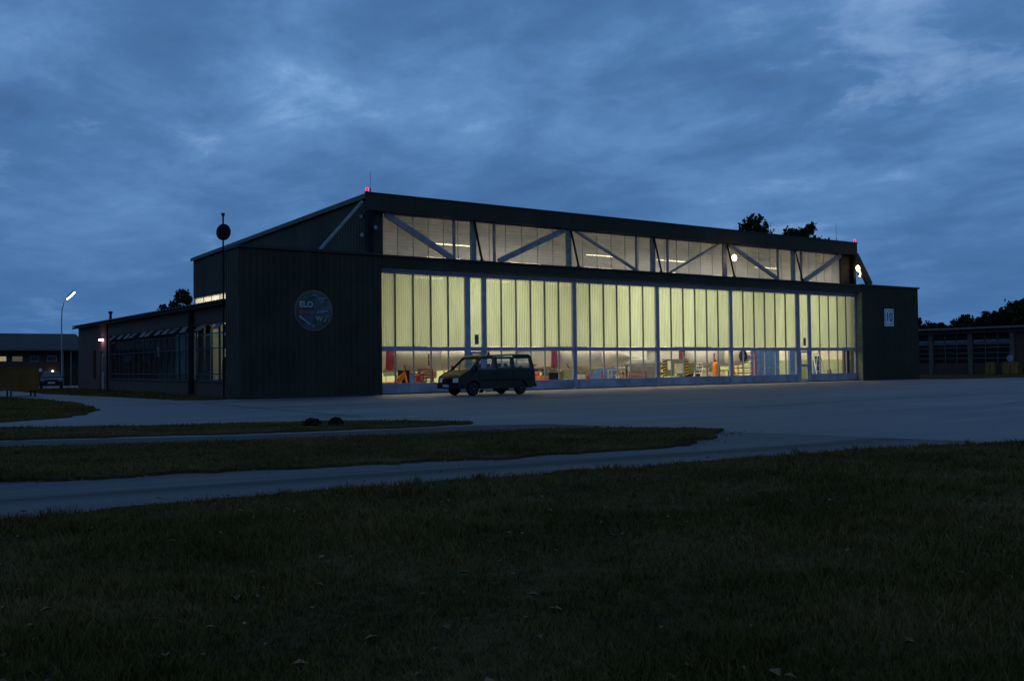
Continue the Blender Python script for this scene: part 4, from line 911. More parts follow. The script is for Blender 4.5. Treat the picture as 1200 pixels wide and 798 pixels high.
# extinguishers
def extinguisher(x, y, s, m, label):
    e_ = empty('fire_extinguisher', (x, y, 0), label, 'fire extinguisher', 'wheeled extinguishers in the hall', 0, s)
    MB().loft([[(r * math.cos(2 * pi * k / 14), r * math.sin(2 * pi * k / 14), z) for k in range(14)] for r, z in ((.16, .15), (.18, .2), (.18, 1.0), (.14, 1.12), (.06, 1.2))]).obj('cylinder', m, e_, smooth=True)
    MB().tube((0, 0, 1.2), (0, 0, 1.32), .03, 6).obj('valve', BLACK, e_); MB().tube((-.25, .1, .14), (.25, .1, .14), .02, 5).tube((-.28, .1, .15), (-.22, .1, .15), .15, 12).tube((.22, .1, .15), (.28, .1, .15), .15, 12).obj('wheel_pair', RUBBER, e_)
    MB().path([(0, 0, 1.28), (.16, -.05, 1.2), (.24, -.1, .8), (.2, -.1, .4)], .02, 5).obj('hose', BLACK, e_)
extinguisher(31.0, 4.4, 1.35, ORANGE, 'tall orange wheeled extinguisher under the tan nosed jet')
extinguisher(4.75, 4.3, .9, RED, 'red extinguisher standing in the third window of the leftmost leaf')
extinguisher(40.95, 1.5, .8, RED, 'red extinguisher right of the white stepladder')
extinguisher(18.45, 4.6, .7, RED, 'red extinguisher beneath the intake of the middle jet')
extinguisher(19.8, 4.6, .75, RED, 'red extinguisher beneath the nose gear of the middle jet')
# yellow hose drape, steps, stepladder, jacks
hd = MB()
for k in range(4): hd.path([(2.4 + .05 * k, 3.4, .25 + .1 * k), (2.9, 3.35, .55 + .12 * k), (3.25, 3.3, .95 + .09 * k), (3.45, 3.4, .6)], .05, 6)
tag(hd.obj('yellow_hose', ORANGE), 'bundle of orange yellow hoses rising left of the black bin', 'hose')
def stepladder(x, y, h, m, label, rz):
    e_ = empty('step_ladder', (x, y, 0), label, 'stepladder', None, rz)
    for s in (-1, 1):
        MB().bar((-.1 - h * .22, s * .36, .02), (.25, s * .28, h), .05, .09).obj('rail', m, e_); MB().bar((.95, s * .36, .02), (.32, s * .28, h), .04, .05).obj('rear_leg', m, e_)
    for k in range(5):
        t = (k + .8) / 5.4; x_ = (-.1 - h * .22) * (1 - t) + .25 * t; MB().box(x_ - .14, x_ + .12, -.32, .32, h * t - .03, h * t + .02).obj('tread', m, e_)
    MB().box(.0, .55, -.32, .32, h, h + .04).obj('platform', m, e_)
    return e_
stepladder(39.5, 1.5, 2.45, WHITE, 'white stepladder behind the rightmost door leaf', R_(70))
stepladder(29.8, 5.0, 1.5, WHITE, 'pale steps leaning beneath the tan nosed jet intake', R_(10))
frame_rack(21.8, 5.4, 1.0, .7, 1.15, mat('grey_rack', (.4, .4, .38), .6), 'grey frame trolley under the middle jet nose', 'trolley', 'equipment_trolley', R_(-20), 3)
boxy('wall_cupboard', 37.3, 12.0, 1.9, .5, .1, 1.45, mat('pale_green_locker', (.45, .50, .32), .6), 'pale green locker seen below the tan nosed jet', 'locker', R_(-33), extra=lambda e_: MB().box(-.02, .02, -.27, -.251, .15, 1.4).obj('door_gap', BLACK, e_))
hp(MB().box(41.72, 41.95, .6, .8, 0, 6.6), 'hall_column', mat('column_dark', (.09, .08, .07), .6))
hp(MB().box(42.06, 42.28, .55, .95, 0, 6.6), 'hall_column', mat('column_dark', (.09, .08, .07), .6))
hp(MB().bar((40.2, 12, 2.9), (41.9, 12, .2), .12, .12), 'wall_brace', mat('brace_green', (.25, .28, .18), .6))

# equipment parked along the rear of the hall
rq = random.Random(11)
kinds = [('workbench', 'workbench'), ('storage_shelf', 'shelf'), ('tool_trolley', 'trolley'), ('engine_stand', 'engine stand')]
mats_ = [mat('dull_grey_steel', (.16, .16, .15), .6), OLIVE, mat('brown_crate', (.20, .13, .08), .8), BLUE, JETD, mat('cream_locker', (.5, .46, .36), .6), RED, YELLOW]
spots = [(x, rq.uniform(14, 26)) for x in np.linspace(6, 62, 34) if x < 41.0] + [(x, rq.uniform(8.5, 12.5)) for x in np.linspace(7, 39, 16)]
ORDW = 'first second third fourth fifth sixth seventh eighth ninth tenth eleventh twelfth thirteenth fourteenth fifteenth sixteenth seventeenth eighteenth nineteenth twentieth twenty-first twenty-second twenty-third twenty-fourth'.split(); NB = len(spots) - 16
cnames = {0: 'grey', 1: 'olive', 2: 'brown', 3: 'blue', 4: 'dark grey', 5: 'cream', 6: 'red', 7: 'yellow'}
for i, (x, y) in enumerate(spots):
    k = rq.randrange(4); c = rq.choice([0, 1, 2, 3, 4, 4, 5, 6, 7, 0, 2]); m_ = mats_[c]; w = rq.uniform(.9, 2.2); d = rq.uniform(.5, .9); h = (0.95, 1.7, 1.1, 1.35)[k] * rq.uniform(.85, 1.15)
    e_ = empty(kinds[k][0], (x, y, 0), f'{cnames[c]} {kinds[k][1]}, {ORDW[i] if i < NB else ORDW[i - NB]} from the left {"near the rear wall" if i < NB else "just behind the jets"}', kinds[k][1], 'equipment at the back of the hall', R_(rq.uniform(-60, 10)))
    if k in (0, 2):
        MB().box(-w / 2, w / 2, -d / 2, d / 2, h - .08, h).obj('top', m_, e_)
        MB().box(-w / 2 + .05, w / 2 - .3, -d / 2 + .03, d / 2 - .03, .2 + h * .2, h - .09).obj('drawers', mats_[(c + 3) % 8], e_)
        for sx in (-1, 1):
            for sy in (-1, 1): MB().box(sx * (w / 2 - .04) - .03, sx * (w / 2 - .04) + .03, sy * (d / 2 - .04) - .03, sy * (d / 2 - .04) + .03, .01, h - .09).obj('leg', BLACK, e_)
        if k == 2: MB().path([(w / 2, -d / 2, h), (w / 2 + .15, -d / 2, h + .12), (w / 2 + .15, d / 2, h + .12), (w / 2, d / 2, h)], .02, 5).obj('handle', ALU, e_)
    elif k == 1:
        for sx in (-1, 1):
            for sy in (-1, 1): MB().box(sx * w / 2 - .03, sx * w / 2 + .03, sy * d / 2 - .03, sy * d / 2 + .03, .01, h).obj('upright', m_, e_)
        for q_ in range(4):
            z = .15 + q_ * (h - .2) / 3; MB().box(-w / 2, w / 2, -d / 2, d / 2, z, z + .03).obj('shelf_board', m_, e_)
            if q_ < 3:
                for b_ in range(3): MB().box(-w / 2 + .08 + b_ * w / 3, -w / 2 + .05 + (b_ + .8) * w / 3, -d / 2 + .05, d / 2 - .05, z + .035, z + rq.uniform(.12, .3)).obj('bin', mats_[rq.randrange(8)], e_)
    else:
        MB().tube((-w / 2, 0, h * .75), (w / 2, 0, h * .75), .32, 12, .26).obj('engine', JETD, e_)
        for sx in (-1, 1):
            MB().bar((sx * w * .35, -.4, .1), (sx * w * .35, 0, h * .6), .05, .05).obj('leg', m_, e_); MB().bar((sx * w * .35, .4, .1), (sx * w * .35, 0, h * .6), .05, .05).obj('leg', m_, e_)
        MB().box(-w / 2, w / 2, -.42, -.36, .06, .12).obj('skid', m_, e_); MB().box(-w / 2, w / 2, .36, .42, .06, .12).obj('skid', m_, e_)

# ---------------------------------------------------------------- street lamp
sl = empty('street_lamp', (-6.2, 52.4, 0), 'tall curved street lamp glowing white left of the annex', 'street lamp')
MB().path([(0, 0, 0), (0, 0, 6.4), (.05, 0, 7.3), (.2, 0, 7.85), (.42, 0, 8.25)], .055, 8).obj('pole', mat('lamp_pole_grey', (.22, .24, .26), .5), sl)
MB().tube((0, 0, 0), (0, 0, 1.0), .10, 8).obj('pole_base', mat('lamp_pole_grey', (.22, .24, .26), .5), sl)
MB().loft([[(.38, -.10, 8.24), (.38, .10, 8.24), (.38, .10, 8.36), (.38, -.10, 8.36)], [(.70, -.16, 8.52), (.70, .16, 8.52), (.64, .15, 8.74), (.64, -.15, 8.74)], [(1.16, -.12, 9.04), (1.16, .12, 9.04), (1.12, .10, 9.16), (1.12, -.10, 9.16)]]).obj('lamp_head', mat('lamp_housing', (.2, .2, .22), .5), sl)
MB().loft([[(.50, -.16, 8.24), (.50, .16, 8.24), (.44, .16, 8.32), (.44, -.16, 8.32)], [(.82, -.18, 8.50), (.82, .18, 8.50), (.74, .18, 8.60), (.74, -.18, 8.60)], [(1.18, -.14, 8.90), (1.18, .14, 8.90), (1.12, .14, 9.0), (1.12, -.14, 9.0)]]).obj('lens', emitter('street_lamp_lens', (1.0, .93, 1.0), 10), sl)
lamp('street_glow', 'POINT', (.95, -.15, 8.2), 40, (1, .92, .95), .15, sl)

# ---------------------------------------------------------------- far left building
fb = empty('far_workshop', (0, 0, 0), 'long low workshop with big dark roof at the far left', 'building')
def fp(mb, name, m, **k): return mb.obj(name, m, fb, **k)
fp(MB().box(-45, -4.9, 60, 60.3, 0, 2.45), 'wall', BRICK)
fp(MB().box(-45, -4.9, 60, 60.3, 3.0, 3.62), 'wall_band', mat('dark_band_board', (.035, .03, .03), .8))
fp(MB().prism([(59.2, 3.62), (66, 5.45), (72, 3.62)], 'x', -45, -2.2), 'roof', mat('brown_roof_sheet', (.028, .024, .021), .8, var=.2, vscale=.8, stretch=(1, 4, 1)))
fp(MB().box(-45, -2.2, 58.95, 59.2, 3.52, 3.72), 'gutter', mat('gutter_grey', (.07, .065, .06), .6))
fp(MB().box(-45, -4.9, 71.5, 71.8, 0, 3.6), 'rear_wall', BRICK)
x = -45.0; i = 0
LITW = emitter('dim_lit_office', (1.0, .85, .55), .07)
DRK = mat('dark_office', (.02, .022, .026), .3, spec=.6)
wins = [(-10.55, -9.75, 2), (-9.3, -8.3, 1), (-7.65, -6.85, 0), (-6.1, -5.2, 0), (-12.2, -11.2, 0), (-14, -13, 0), (-16, -15, 0), (-18, -17, 0)]
xs = sorted(wins); prev = -45
for a, b, lit in xs:
    fp(MB().box(prev, a, 60.01, 60.28, 2.45, 3.0), 'wall_pier', mat('dark_band_board', (.035, .03, .03), .8)); prev = b
    wf = fp(MB().box(a, b, 60.06, 60.10, 2.45, 2.50).box(a, b, 60.06, 60.10, 2.95, 3.0).box(a, a + .05, 60.06, 60.10, 2.5, 2.95).box(b - .05, b, 60.06, 60.10, 2.5, 2.95), 'window_frame', FRAME)
    MB().box(a + .05, b - .05, 60.12, 60.14, 2.5, 2.95).obj('window_pane', {0: mat('reflective_dark_glass', (.05, .06, .08), .1, spec=1), 1: LITW, 2: emitter('lit_office', (1.0, .85, .5), .3)}[lit], wf)
fp(MB().box(prev, -4.9, 60.01, 60.28, 2.45, 3.0), 'wall_pier', mat('dark_band_board', (.035, .03, .03), .8))
# porch at its right end: white posts and dark doors
for x in (-4.75, -4.0, -3.2, -2.4): fp(MB().box(x - .07, x + .07, 59.3, 59.44, 0, 3.5), 'porch_post', mat('post_grey', (.10, .095, .09), .7))
fp(MB().box(-4.8, -2.3, 61.2, 61.4, 0, 3.6), 'porch_wall', mat('dark_band_board', (.035, .03, .03), .8))
ws = empty('notice_sign', (-7.0, 59.7, 0), 'small pale rectangular sign by the far left workshop wall', 'sign')
MB().box(-.36, .36, -.02, .02, 1.42, 1.75).obj('board', mat('pale_sign', (.55, .6, .68), .5), ws); MB().box(-.03, .03, .021, .06, 0, 1.7).obj('post', BLACK, ws)
yl = empty('entrance_lamp', (-5.62, 59.9, 1.42), 'tiny bright lamp seen above the dark car at far left', 'wall lamp')
MB().ball((0, 0, 0), .11, 8, 6).obj('lens', emitter('tiny_lamp', (1, .95, .6), 9), yl); MB().box(-.05, .05, .08, .14, -.1, .1).obj('bracket', BLACK, yl)

# container on legs at left
ct = empty('yellow_container', (0, 0, 0), 'ochre yellow box container on thin legs at far left', 'container')
CY = mat('ochre_container', (.15, .062, .008), .7, var=.12, vscale=.8)
MB().box(-18.6, -14.2, 17, 18.6, .36, 1.66).obj('body', CY, ct)
MB().box(-18.62, -14.18, 16.98, 18.62, 1.662, 1.72).obj('lid', CY, ct)
for x in (-18.3, -16.9, -15.7, -14.4):
    for y in (17.1, 18.5): MB().box(x - .04, x + .04, y - .04, y + .04, 0, .36).obj('leg', BLACK, ct)
for x in (-17.4, -16.3, -15.2): MB().box(x - .03, x + .03, 16.95, 16.998, .37, 1.65).obj('rib', CY, ct)
bs = empty('dark_tree_stump_frame', (-15.8, 20.5, 0), 'dark gabled shelter frame rising behind the ochre container', 'shelter') if False else None

# dark car far left
car = empty('parked_car', (-9.30, 40.2, 0), 'dark car parked facing the camera beside the far left lamp post', 'car', rz=R_(-10), scale=1.0)
CP = mat('black_car_paint', (.008, .008, .008), .45, spec=.2)
prof = [(0, .32), (.02, .62), (.10, .78), (.95, .92), (1.7, 1.38), (2.4, 1.45), (3.3, 1.40), (3.9, 1.02), (4.2, .95), (4.25, .35)]
def carring(y, z, hw, top): return (y, z, hw, top)
rings = []
for y, z in prof[1:-1]:
    hb = .84; hw = .84 if z < 1 else .84 - .24 * (z - .92) / .5
    rings.append([(-hb, y, .32), (-hb - .02, y, .6), (-min(hb, hw + .0) if z < 1 else -hb + .02, y, min(z, .92)), (-hw, y, z - .03), (-hw + .1, y, z), (hw - .1, y, z), (hw, y, z - .03), (hb - .02 if z >= 1 else hb, y, min(z, .92)), (hb + .02, y, .6), (hb, y, .32)])
MB().loft(rings).obj('body', CP, car)
MB().add([(-.72, .99, .97), (.72, .99, .97), (.58, 1.66, 1.385), (-.58, 1.66, 1.385)], [(0, 1, 2, 3)]).obj('windscreen', mat('car_dark_glass', (.02, .02, .02), .15, spec=.4), car, fix=False).location = (0, -.02, .012)
MB().box(-.26, .26, -.04, .03, .46, .57).obj('number_plate', mat('plate_white', (.6, .62, .65), .4), car)
for s in (-1, 1):
    MB().box(s * .64 - .14, s * .64 + .14, -.02, .12, .62, .76).obj('headlight', mat('car_headlight', (.15, .16, .17), .1, spec=.9), car)
    MB().box(s * .93 - .08, s * .93 + .08, 1.25, 1.35, .92, 1.05).obj('wing_mirror', RUBBER, car)
    for y in (.75, 3.35): MB().tube((s * .66, y, .31), (s * .86, y, .31), .31, 16).obj('wheel', RUBBER, car)

# ---------------------------------------------------------------- right building (front faces the apron, along Y)
rb = empty('far_shed', (0, 0, 0), 'long low brick shed with banded windows right of the hangar', 'building')
def rp(mb, name, m, **k): return mb.obj(name, m, rb, **k)
XB = 75.0
rp(MB().box(XB - .9, XB + 12, -40, 60, 4.82, 4.92), 'roof', ROOFM)
rp(MB().box(XB - .96, XB - .9, -40, 60, 4.80, 5.0), 'roof_edge', mat('edge_flashing', (.13, .12, .12), .5))
rp(MB().box(XB - .3, XB + .1, -40, 60, 4.35, 4.80), 'fascia_board', mat('shed_board', (.07, .05, .04), .8))
rp(MB().box(XB, XB + .3, 2.6, 60, 0, 1.2), 'sill_wall', BRICK)
rp(MB().box(XB + 11.7, XB + 12, -40, 60, 0, 4.8), 'rear_wall', BRICK)
PW = mat('shed_pier', (.10, .085, .07), .8)
for y in (13.38, 8.89, 4.40, 17.9, 22.4, 26.9, 31.4): rp(MB().box(XB - .14, XB + .2, y - .24, y + .24, 0, 4.34), 'pier', PW)
for i, y in enumerate((4.65, 9.14, 13.63, 18.15, 22.65, 27.15)):
    y1 = y + 4.0
    g_ = rp(MB().box(XB + .15, XB + .16, y, y1, 1.2, 4.3), 'window_glazing', mat('shed_dark_glass', (.012, .012, .012), .5, spec=.1))
    for z in (1.72, 2.28, 2.86): MB().box(XB + .04, XB + .145, y, y1, z - .04, z + .04).obj('transom', mat('shed_transom', (.10, .09, .08), .6), g_)
    for k in range(1, 3): MB().box(XB + .05, XB + .14, y + k * 1.333 - .04, y + k * 1.333 + .04, 1.2, 4.3).obj('mullion', mat('shed_mullion', (.07, .075, .08), .6), g_)
    MB().box(XB + .03, XB + .147, y, y1, 3.18, 3.40).obj('ledge', mat('shed_ledge', (.09, .10, .11), .6), g_)
    for k in range(3): MB().box(XB + .0, XB + .148, y + k * 1.333 + .1, y + (k + 1) * 1.333 - .1, 3.42, 3.68).obj('light_box', mat('shed_pale', (.13, .13, .14), .5), g_)
rp(MB().box(XB + .0, XB + .3, 3.2, 4.16, 1.2, 4.34), 'brick_wall', BRICK)
rp(MB().box(XB + 1.8, XB + 2.0, -40, 3.2, 0, 4.34), 'recess_wall', mat('dark_brown_board', (.03, .02, .018), .8))
for nm, y0, y1, z1, l in (('yellow_cabinet', 5.05, 6.0, 1.27, 'narrow ochre cabinet before the far right shed'), ('yellow_cabinet', 2.65, 4.25, 1.25, 'wide ochre cabinet before the far right shed')):
    e_ = empty(nm, (73.0, (y0 + y1) / 2, 0), l, 'cabinet', 'ochre cabinets by the shed'); w = (y1 - y0) / 2
    MB().box(-.4, .4, -w, w, .08, z1).obj('body', mat('ochre_cabinet', (.21, .105, .02), .6), e_); MB().box(-.42, .42, -w - .02, w + .02, z1 + .002, z1 + .04).obj('lid', mat('ochre_cabinet', (.21, .105, .02), .6), e_)
    MB().box(-.3, .3, -w + .05, w - .05, 0, .08).obj('plinth', BLACK, e_); MB().box(-.42, -.401, -.02, .02, .15, z1 - .1).obj('door_gap', BLACK, e_)
rs = empty('round_sign', (73.6, 3.95, 0), 'round grey sign on a post behind the wide ochre cabinet', 'sign')
MB().tube((0, 0, 0), (0, 0, 1.5), .03, 6).obj('post', BLACK, rs); MB().tube((-.05, 0, 1.66), (-.02, 0, 1.66), .34, 18).obj('disc', mat('sign_grey', (.22, .24, .28), .5), rs)

# ---------------------------------------------------------------- trees
def tree(x, y, h, cr, label, cat='tree', group=None, n=2600, base=.35, leaf=.30, seed=1, sq=.8):
    rnd = np.random.default_rng(seed); rr = random.Random(seed)
    t = empty('tree', (x, y, -.03), label, cat, group)
    mb = MB(); pts = [(0, 0, 0)]
    mb.tube((0, 0, 0), (.1, 0, h * .45), h * .022, 8, h * .014)
    mb.tube((.1, 0, h * .45), (0, .1, h * .85), h * .014, 7, h * .004)
    tips = []
    for k in range(9):
        a = rr.uniform(0, 2 * pi); z = h * rr.uniform(.3, .7); L = cr * rr.uniform(.5, .95); p0 = (.08, 0, z); p1 = (L * math.cos(a), L * math.sin(a), min(h * .93, z + L * rr.uniform(.3, .9)))
        mb.tube(p0, p1, h * .009, 5, h * .002); tips.append(p1)
    mb.obj('trunk', BARK, t)
    # clumps
    cl = []
    nc = 60
    for k in range(nc):
        u = rr.random(); a = rr.uniform(0, 2 * pi); zc = base * h + (h * (1 - base)) * (k + .5) / nc
        f = (zc - base * h) / (h * (1 - base)); env = math.sin(pi * min(1, max(.03, f * .86 + .12))) ** .6
        r = cr * env * math.sqrt(rr.uniform(.15, 1)); cl.append((r * math.cos(a), r * math.sin(a), zc - .06 * h * rr.random(), cr * rr.uniform(.12, .28)))
    c = np.array(cl)[rnd.integers(0, nc, n)]
    d = rnd.normal(size=(n, 3)); d /= np.linalg.norm(d, axis=1)[:, None]; rad = c[:, 3] * (rnd.random(n) ** .5) * np.where(rnd.random(n) < .16, 1.45, 1)
    p = c[:, :3] + d * rad[:, None] * np.array([1, 1, sq])
    p[:, 2] = np.minimum(p[:, 2], h * (.985 + .03 * rnd.random(n)))
    u = rnd.normal(size=(n, 3)); u /= np.linalg.norm(u, axis=1)[:, None]; v = np.cross(u, rnd.normal(size=(n, 3))); v /= np.linalg.norm(v, axis=1)[:, None]
    s = leaf * (.5 + rnd.random(n))[:, None]
    V = np.stack([p - u * s, p + v * s * .6, p + u * s, p - v * s * .6], 1).reshape(-1, 3)
    me = bpy.data.meshes.new('crown'); me.from_pydata(V.tolist(), [], np.arange(4 * n).reshape(-1, 4).tolist()); me.materials.append(LEAFM)
    o = bpy.data.objects.new('crown', me); COL.objects.link(o); o.parent = t
    return t
tree(95.3, 55, 24.3, 6.6, 'left of the two tree tops showing above the hangar roof', group='trees behind the hangar', seed=3, n=5000, leaf=.36)
tree(106.8, 55, 24.2, 6.0, 'right of the two tree tops showing above the hangar roof', group='trees behind the hangar', seed=4, n=5000, leaf=.36)
tree(3.0, 45, 8.9, 1.6, 'small tree showing over the annex roof beside the gable', seed=5, n=2200, leaf=.20)
tree(1.4, 45.5, 7.7, 1.3, 'lower shrubby tree left of the one by the gable', seed=15, n=1800, leaf=.18)
TR = [(40.5, 8.0, 2.4), (37.6, 7.3, 2.2), (35.2, 7.0, 2.0), (32.4, 8.2, 2.6), (29.3, 8.6, 2.8), (25.9, 10.4, 3.4), (22.5, 9.6, 3.0), (18.5, 9.2, 3.0), (14, 9.5, 3.2), (9, 9.0, 3.2), (45, 8.0, 2.8)]
LB = ['tree at the left end of the dark row, nearest the hangar wall', 'second tree of the dark row from the hangar wall', 'lowest tree in the dip of the dark row', 'tree just right of the dip in the dark row', 'broad tree left of the tallest in the dark row', 'tallest rounded tree of the dark row behind the shed', 'tree at the right edge of the photograph behind the shed']
for i, (y, h, c) in enumerate(TR):
    tree(115 + (i % 3) * 2, y, h, c, LB[i] if i < 7 else ['first dark tree beyond the one at the right edge', 'second dark tree beyond the one at the right edge', 'third dark tree beyond the one at the right edge', 'dark tree behind the hangar end wall at the start of the row'][i - 7], group='dark tree row behind the shed', seed=30 + i, n=3200, base=.12, leaf=.30)
# hedge mass below them so that the row closes
rnd = np.random.default_rng(8); n = 30000
p = np.stack([116 + rnd.uniform(-1.5, 3.5, n), rnd.uniform(2, 60, n), rnd.random(n) ** .8], 1); p[:, 2] *= .96 * np.interp(p[:, 1], [2, 22, 25.9, 29.3, 32.4, 35.2, 37.6, 40.5, 60], [9.2, 9.2, 9.8, 8.2, 7.6, 6.4, 7.0, 7.6, 8]) * (1 + .05 * np.sin(p[:, 1] * 2.7) + .04 * np.sin(p[:, 1] * 6.1))
u = rnd.normal(size=(n, 3)); u /= np.linalg.norm(u, axis=1)[:, None]; v = np.cross(u, rnd.normal(size=(n, 3))); v /= np.linalg.norm(v, axis=1)[:, None]; s = .30 * (.5 + rnd.random(n))[:, None]
V = np.stack([p - u * s, p + v * s * .6, p + u * s, p - v * s * .6], 1).reshape(-1, 3)
me = bpy.data.meshes.new('undergrowth'); me.from_pydata(V.tolist(), [], np.arange(4 * n).reshape(-1, 4).tolist()); me.materials.append(LEAFM)
o = bpy.data.objects.new('undergrowth', me); COL.objects.link(o); tag(o, 'dark undergrowth below the tree row behind the shed', 'undergrowth', kind='stuff')

# weeds tuft on the far strip
def weed(x, y, r, h, label, seed):
    rnd = np.random.default_rng(seed); n = 900; a = rnd.uniform(0, 2 * pi, n); rr_ = r * np.sqrt(rnd.random(n)); z = h * rnd.random(n) * np.sqrt(np.maximum(0, 1 - (rr_ / r) ** 2) + .1)
    p = np.stack([rr_ * np.cos(a), rr_ * np.sin(a), z + .05], 1); u = rnd.normal(size=(n, 3)); u /= np.linalg.norm(u, axis=1)[:, None]; v = np.cross(u, rnd.normal(size=(n, 3))); v /= np.linalg.norm(v, axis=1)[:, None]; s = .035
    V = np.stack([p - u * s, p + v * s * .5, p + u * s, p - v * s * .5], 1).reshape(-1, 3)
    e_ = empty('weed_clump', (x, y, 0), label, 'plant', 'dark weeds on the grass strip')
    me = bpy.data.meshes.new('leaves'); me.from_pydata(V.tolist(), [], np.arange(4 * n).reshape(-1, 4).tolist()); me.materials.append(LEAFM); o = bpy.data.objects.new('leaves', me); COL.objects.link(o); o.parent = e_
    mb = MB()
    for k in range(7): mb.tube((0, 0, .03), (r * .7 * math.cos(k), r * .7 * math.sin(k), h * .7), .008, 4)
    mb.obj('stem', BARK, e_)
weed(-14.75, -24.0, .24, .19, 'left of two low dark weed clumps on the far grass strip', 1)
weed(-14.2, -24.25, .19, .20, 'right of two low dark weed clumps on the far grass strip', 2)

# ---------------------------------------------------------------- grass blades
CAMP = np.array([-25.25, -47.68]); FWD = np.array([.5815, .8135])
def inpoly(P, poly):
    x, y = P[:, 0], P[:, 1]; c = np.zeros(len(P), bool); n = len(poly)
    for i in range(n):
        x0, y0 = poly[i]; x1, y1 = poly[(i + 1) % n]
        k = ((y0 > y) != (y1 > y)); c ^= k & (x < (x1 - x0) * (y - y0) / ((y1 - y0) if y1 != y0 else 1e-9) + x0)
    return c
def blades(name, poly, z, bands, label, hgt=(.03, .09), seed=0, cluster=0):
    rnd = np.random.default_rng(seed); Vs = []
    pa = np.array(poly); right = np.array([FWD[1], -FWD[0]])
    for d0, d1, dens in bands:
        hw = .62 * d1 + 1.5; n = int((d1 - d0) * 2 * hw * dens)
        dd = rnd.uniform(d0, d1, n); ll = rnd.uniform(-hw, hw, n); ok = np.abs(ll) < .60 * dd + 1.5
        P = CAMP + dd[:, None] * FWD + ll[:, None] * right
        if cluster:
            cc = P[rnd.integers(0, max(1, n // cluster), n)]; P = cc + rnd.normal(size=(n, 2)) * rnd.choice([.03, .05, .09], n)[:, None]; rel = P - CAMP; dd = rel @ FWD; ll = rel @ right; ok = np.abs(ll) < .60 * dd + 1.5
        ok &= inpoly(P, [tuple(q) for q in pa]); P = P[ok]; d = dd[ok]; n = len(P)
        if n == 0: continue
        # tufted: density follows a slow pattern
        pat = np.sin(P[:, 0] * 2.1 + np.sin(P[:, 1] * 1.7) * 2) * np.sin(P[:, 1] * 2.6 + np.sin(P[:, 0] * 1.3) * 2)
        pat2 = np.sin(P[:, 0] * .7 + 1) * np.sin(P[:, 1] * .9 + 2)
        h = rnd.uniform(hgt[0], hgt[1], n) * (1 + .35 * pat + .3 * pat2); h *= np.where(rnd.random(n) < .02, 1.9, 1)
        w = .0015 + .00028 * d; w = w * rnd.uniform(.7, 1.4, n)
        a = rnd.uniform(0, 2 * pi, n); t = np.stack([np.cos(a), np.sin(a)], 1); b = rnd.uniform(0, 2 * pi, n); lean = np.stack([np.cos(b), np.sin(b)], 1) * (h * rnd.uniform(.15, 1.0, n))[:, None]
        z0 = np.full(n, z - .005)
        v0 = np.column_stack([P - t * w[:, None], z0]); v1 = np.column_stack([P + t * w[:, None], z0])
        v2 = np.column_stack([P + lean * .35 + t * w[:, None] * .8, z0 + h * .6]); v3 = np.column_stack([P + lean * .35 - t * w[:, None] * .8, z0 + h * .6]); v4 = np.column_stack([P + lean, z0 + h])
        Vs.append(np.stack([v0, v1, v2, v3, v4], 1))
    V = np.concatenate(Vs); n = len(V)
    me = bpy.data.meshes.new(name); me.vertices.add(5 * n); me.vertices.foreach_set('co', V.reshape(-1).astype(np.float32))
    base = np.arange(n)[:, None] * 5; lp = np.concatenate([base + np.array([0, 1, 2, 3]), base + np.array([3, 2, 4])], 1).reshape(-1)
    me.loops.add(len(lp)); me.loops.foreach_set('vertex_index', lp.astype(np.int32))
    me.polygons.add(2 * n); st = (np.arange(n)[:, None] * 7 + np.array([0, 4])).reshape(-1); me.polygons.foreach_set('loop_start', st.astype(np.int32))
    me.polygons.foreach_set('loop_total', np.tile([4, 3], n).astype(np.int32)); me.update(calc_edges=True); me.materials.append(BLADE)
    o = bpy.data.objects.new(name, me); COL.objects.link(o); tag(o, label, 'grass', kind='stuff'); return n
blades('foreground_grass', NEAR, .045, [(3.2, 5, 4600), (5, 7, 2900), (7, 10, 1500), (10, 14, 750), (14, 20, 420), (20, 32, 170)], 'rough dark grass of the foreground field', (.02, .075), seed=1)
blades('grass_tufts', NEAR, .045, [(3.2, 7, 260), (7, 12, 120), (12, 20, 50)], 'taller grass tufts standing out of the foreground field', (.06, .13), seed=9, cluster=26)
blades('island_grass', ISL, .055, [(9, 14, 900), (14, 20, 600), (20, 32, 260)], 'rough grass on the narrow island between the two paths', (.02, .06), 2)
blades('strip_grass', STRIP, .05, [(16, 24, 330), (24, 36, 200)], 'rough grass on the far narrow strip beside the apron', (.02, .055), 3)
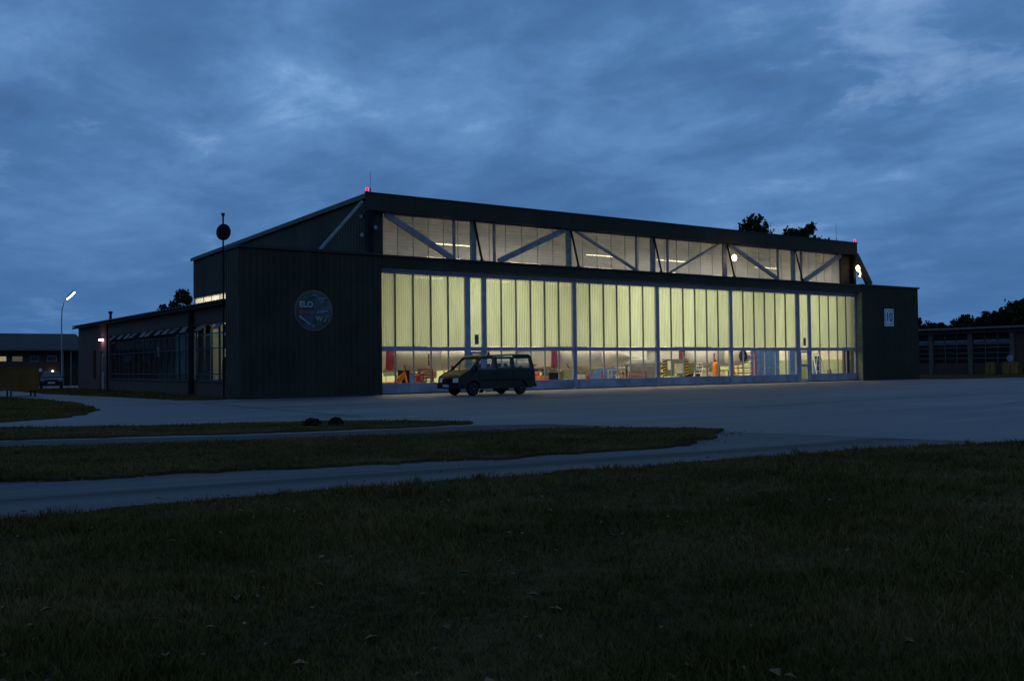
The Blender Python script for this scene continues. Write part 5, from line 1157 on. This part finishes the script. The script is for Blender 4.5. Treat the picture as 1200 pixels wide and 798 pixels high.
blades('left_island_grass', LEFT, .05, [(24, 40, 130), (40, 60, 60)], 'rough grass on the rounded island at far left', (.04, .10), 4)
blades('verge_grass', ANG, .05, [(40, 60, 90), (60, 85, 45)], 'grass verge along the foot of the brick annex', (.05, .14), 5)
# fallen leaves and clods
rnd = random.Random(5); mb = MB(); right = Vector((FWD[1], -FWD[0])); poly = [tuple(p) for p in NEAR]
for k in range(420):
    d = 3.5 + 18 * rnd.random() ** 1.2; l = rnd.uniform(-.6, .6) * d; p = Vector(CAMP) + Vector(FWD) * d + right * l
    if not inpoly(np.array([[p.x, p.y]]), poly)[0]: continue
    s = rnd.uniform(.02, .05); a = rnd.uniform(0, 6.28); z = .045 + rnd.uniform(.015, .06); ca, sa = math.cos(a) * s, math.sin(a) * s
    mb.add([(p.x - ca, p.y - sa, z), (p.x + sa * .6, p.y - ca * .6, z + s * .5), (p.x + ca, p.y + sa, z + s * .2), (p.x - sa * .6, p.y + ca * .6, z + s * .4)], [(0, 1, 2), (0, 2, 3)])
for poly_, z_ in ((NEAR, .012), (ISL, .012)):
    P_ = [Vector(p) for p in poly_]
    for k in range(900):
        i = rnd.randrange(len(P_)); a, b = P_[i], P_[(i + 1) % len(P_)]; t_ = rnd.random(); p = a.lerp(b, t_); nn = Vector((-(b - a).y, (b - a).x)).normalized(); p = p + nn * rnd.gauss(0, .35)
        if (p - Vector(CAMP)).length > 26 or (p - Vector(CAMP)).length < 3: continue
        s = rnd.uniform(.012, .04); a_ = rnd.uniform(0, 6.28); ca, sa = math.cos(a_) * s, math.sin(a_) * s; z = z_ + rnd.uniform(0, .015)
        mb.add([(p.x - ca, p.y - sa, z), (p.x + sa * .6, p.y - ca * .6, z + s * .5), (p.x + ca, p.y + sa, z + s * .2), (p.x - sa * .6, p.y + ca * .6, z + s * .4)], [(0, 1, 2), (0, 2, 3)])
tag(mb.obj('fallen_leaves', DRY, fix=False), 'dry brown leaves scattered on the foreground grass', 'fallen leaves', kind='stuff')
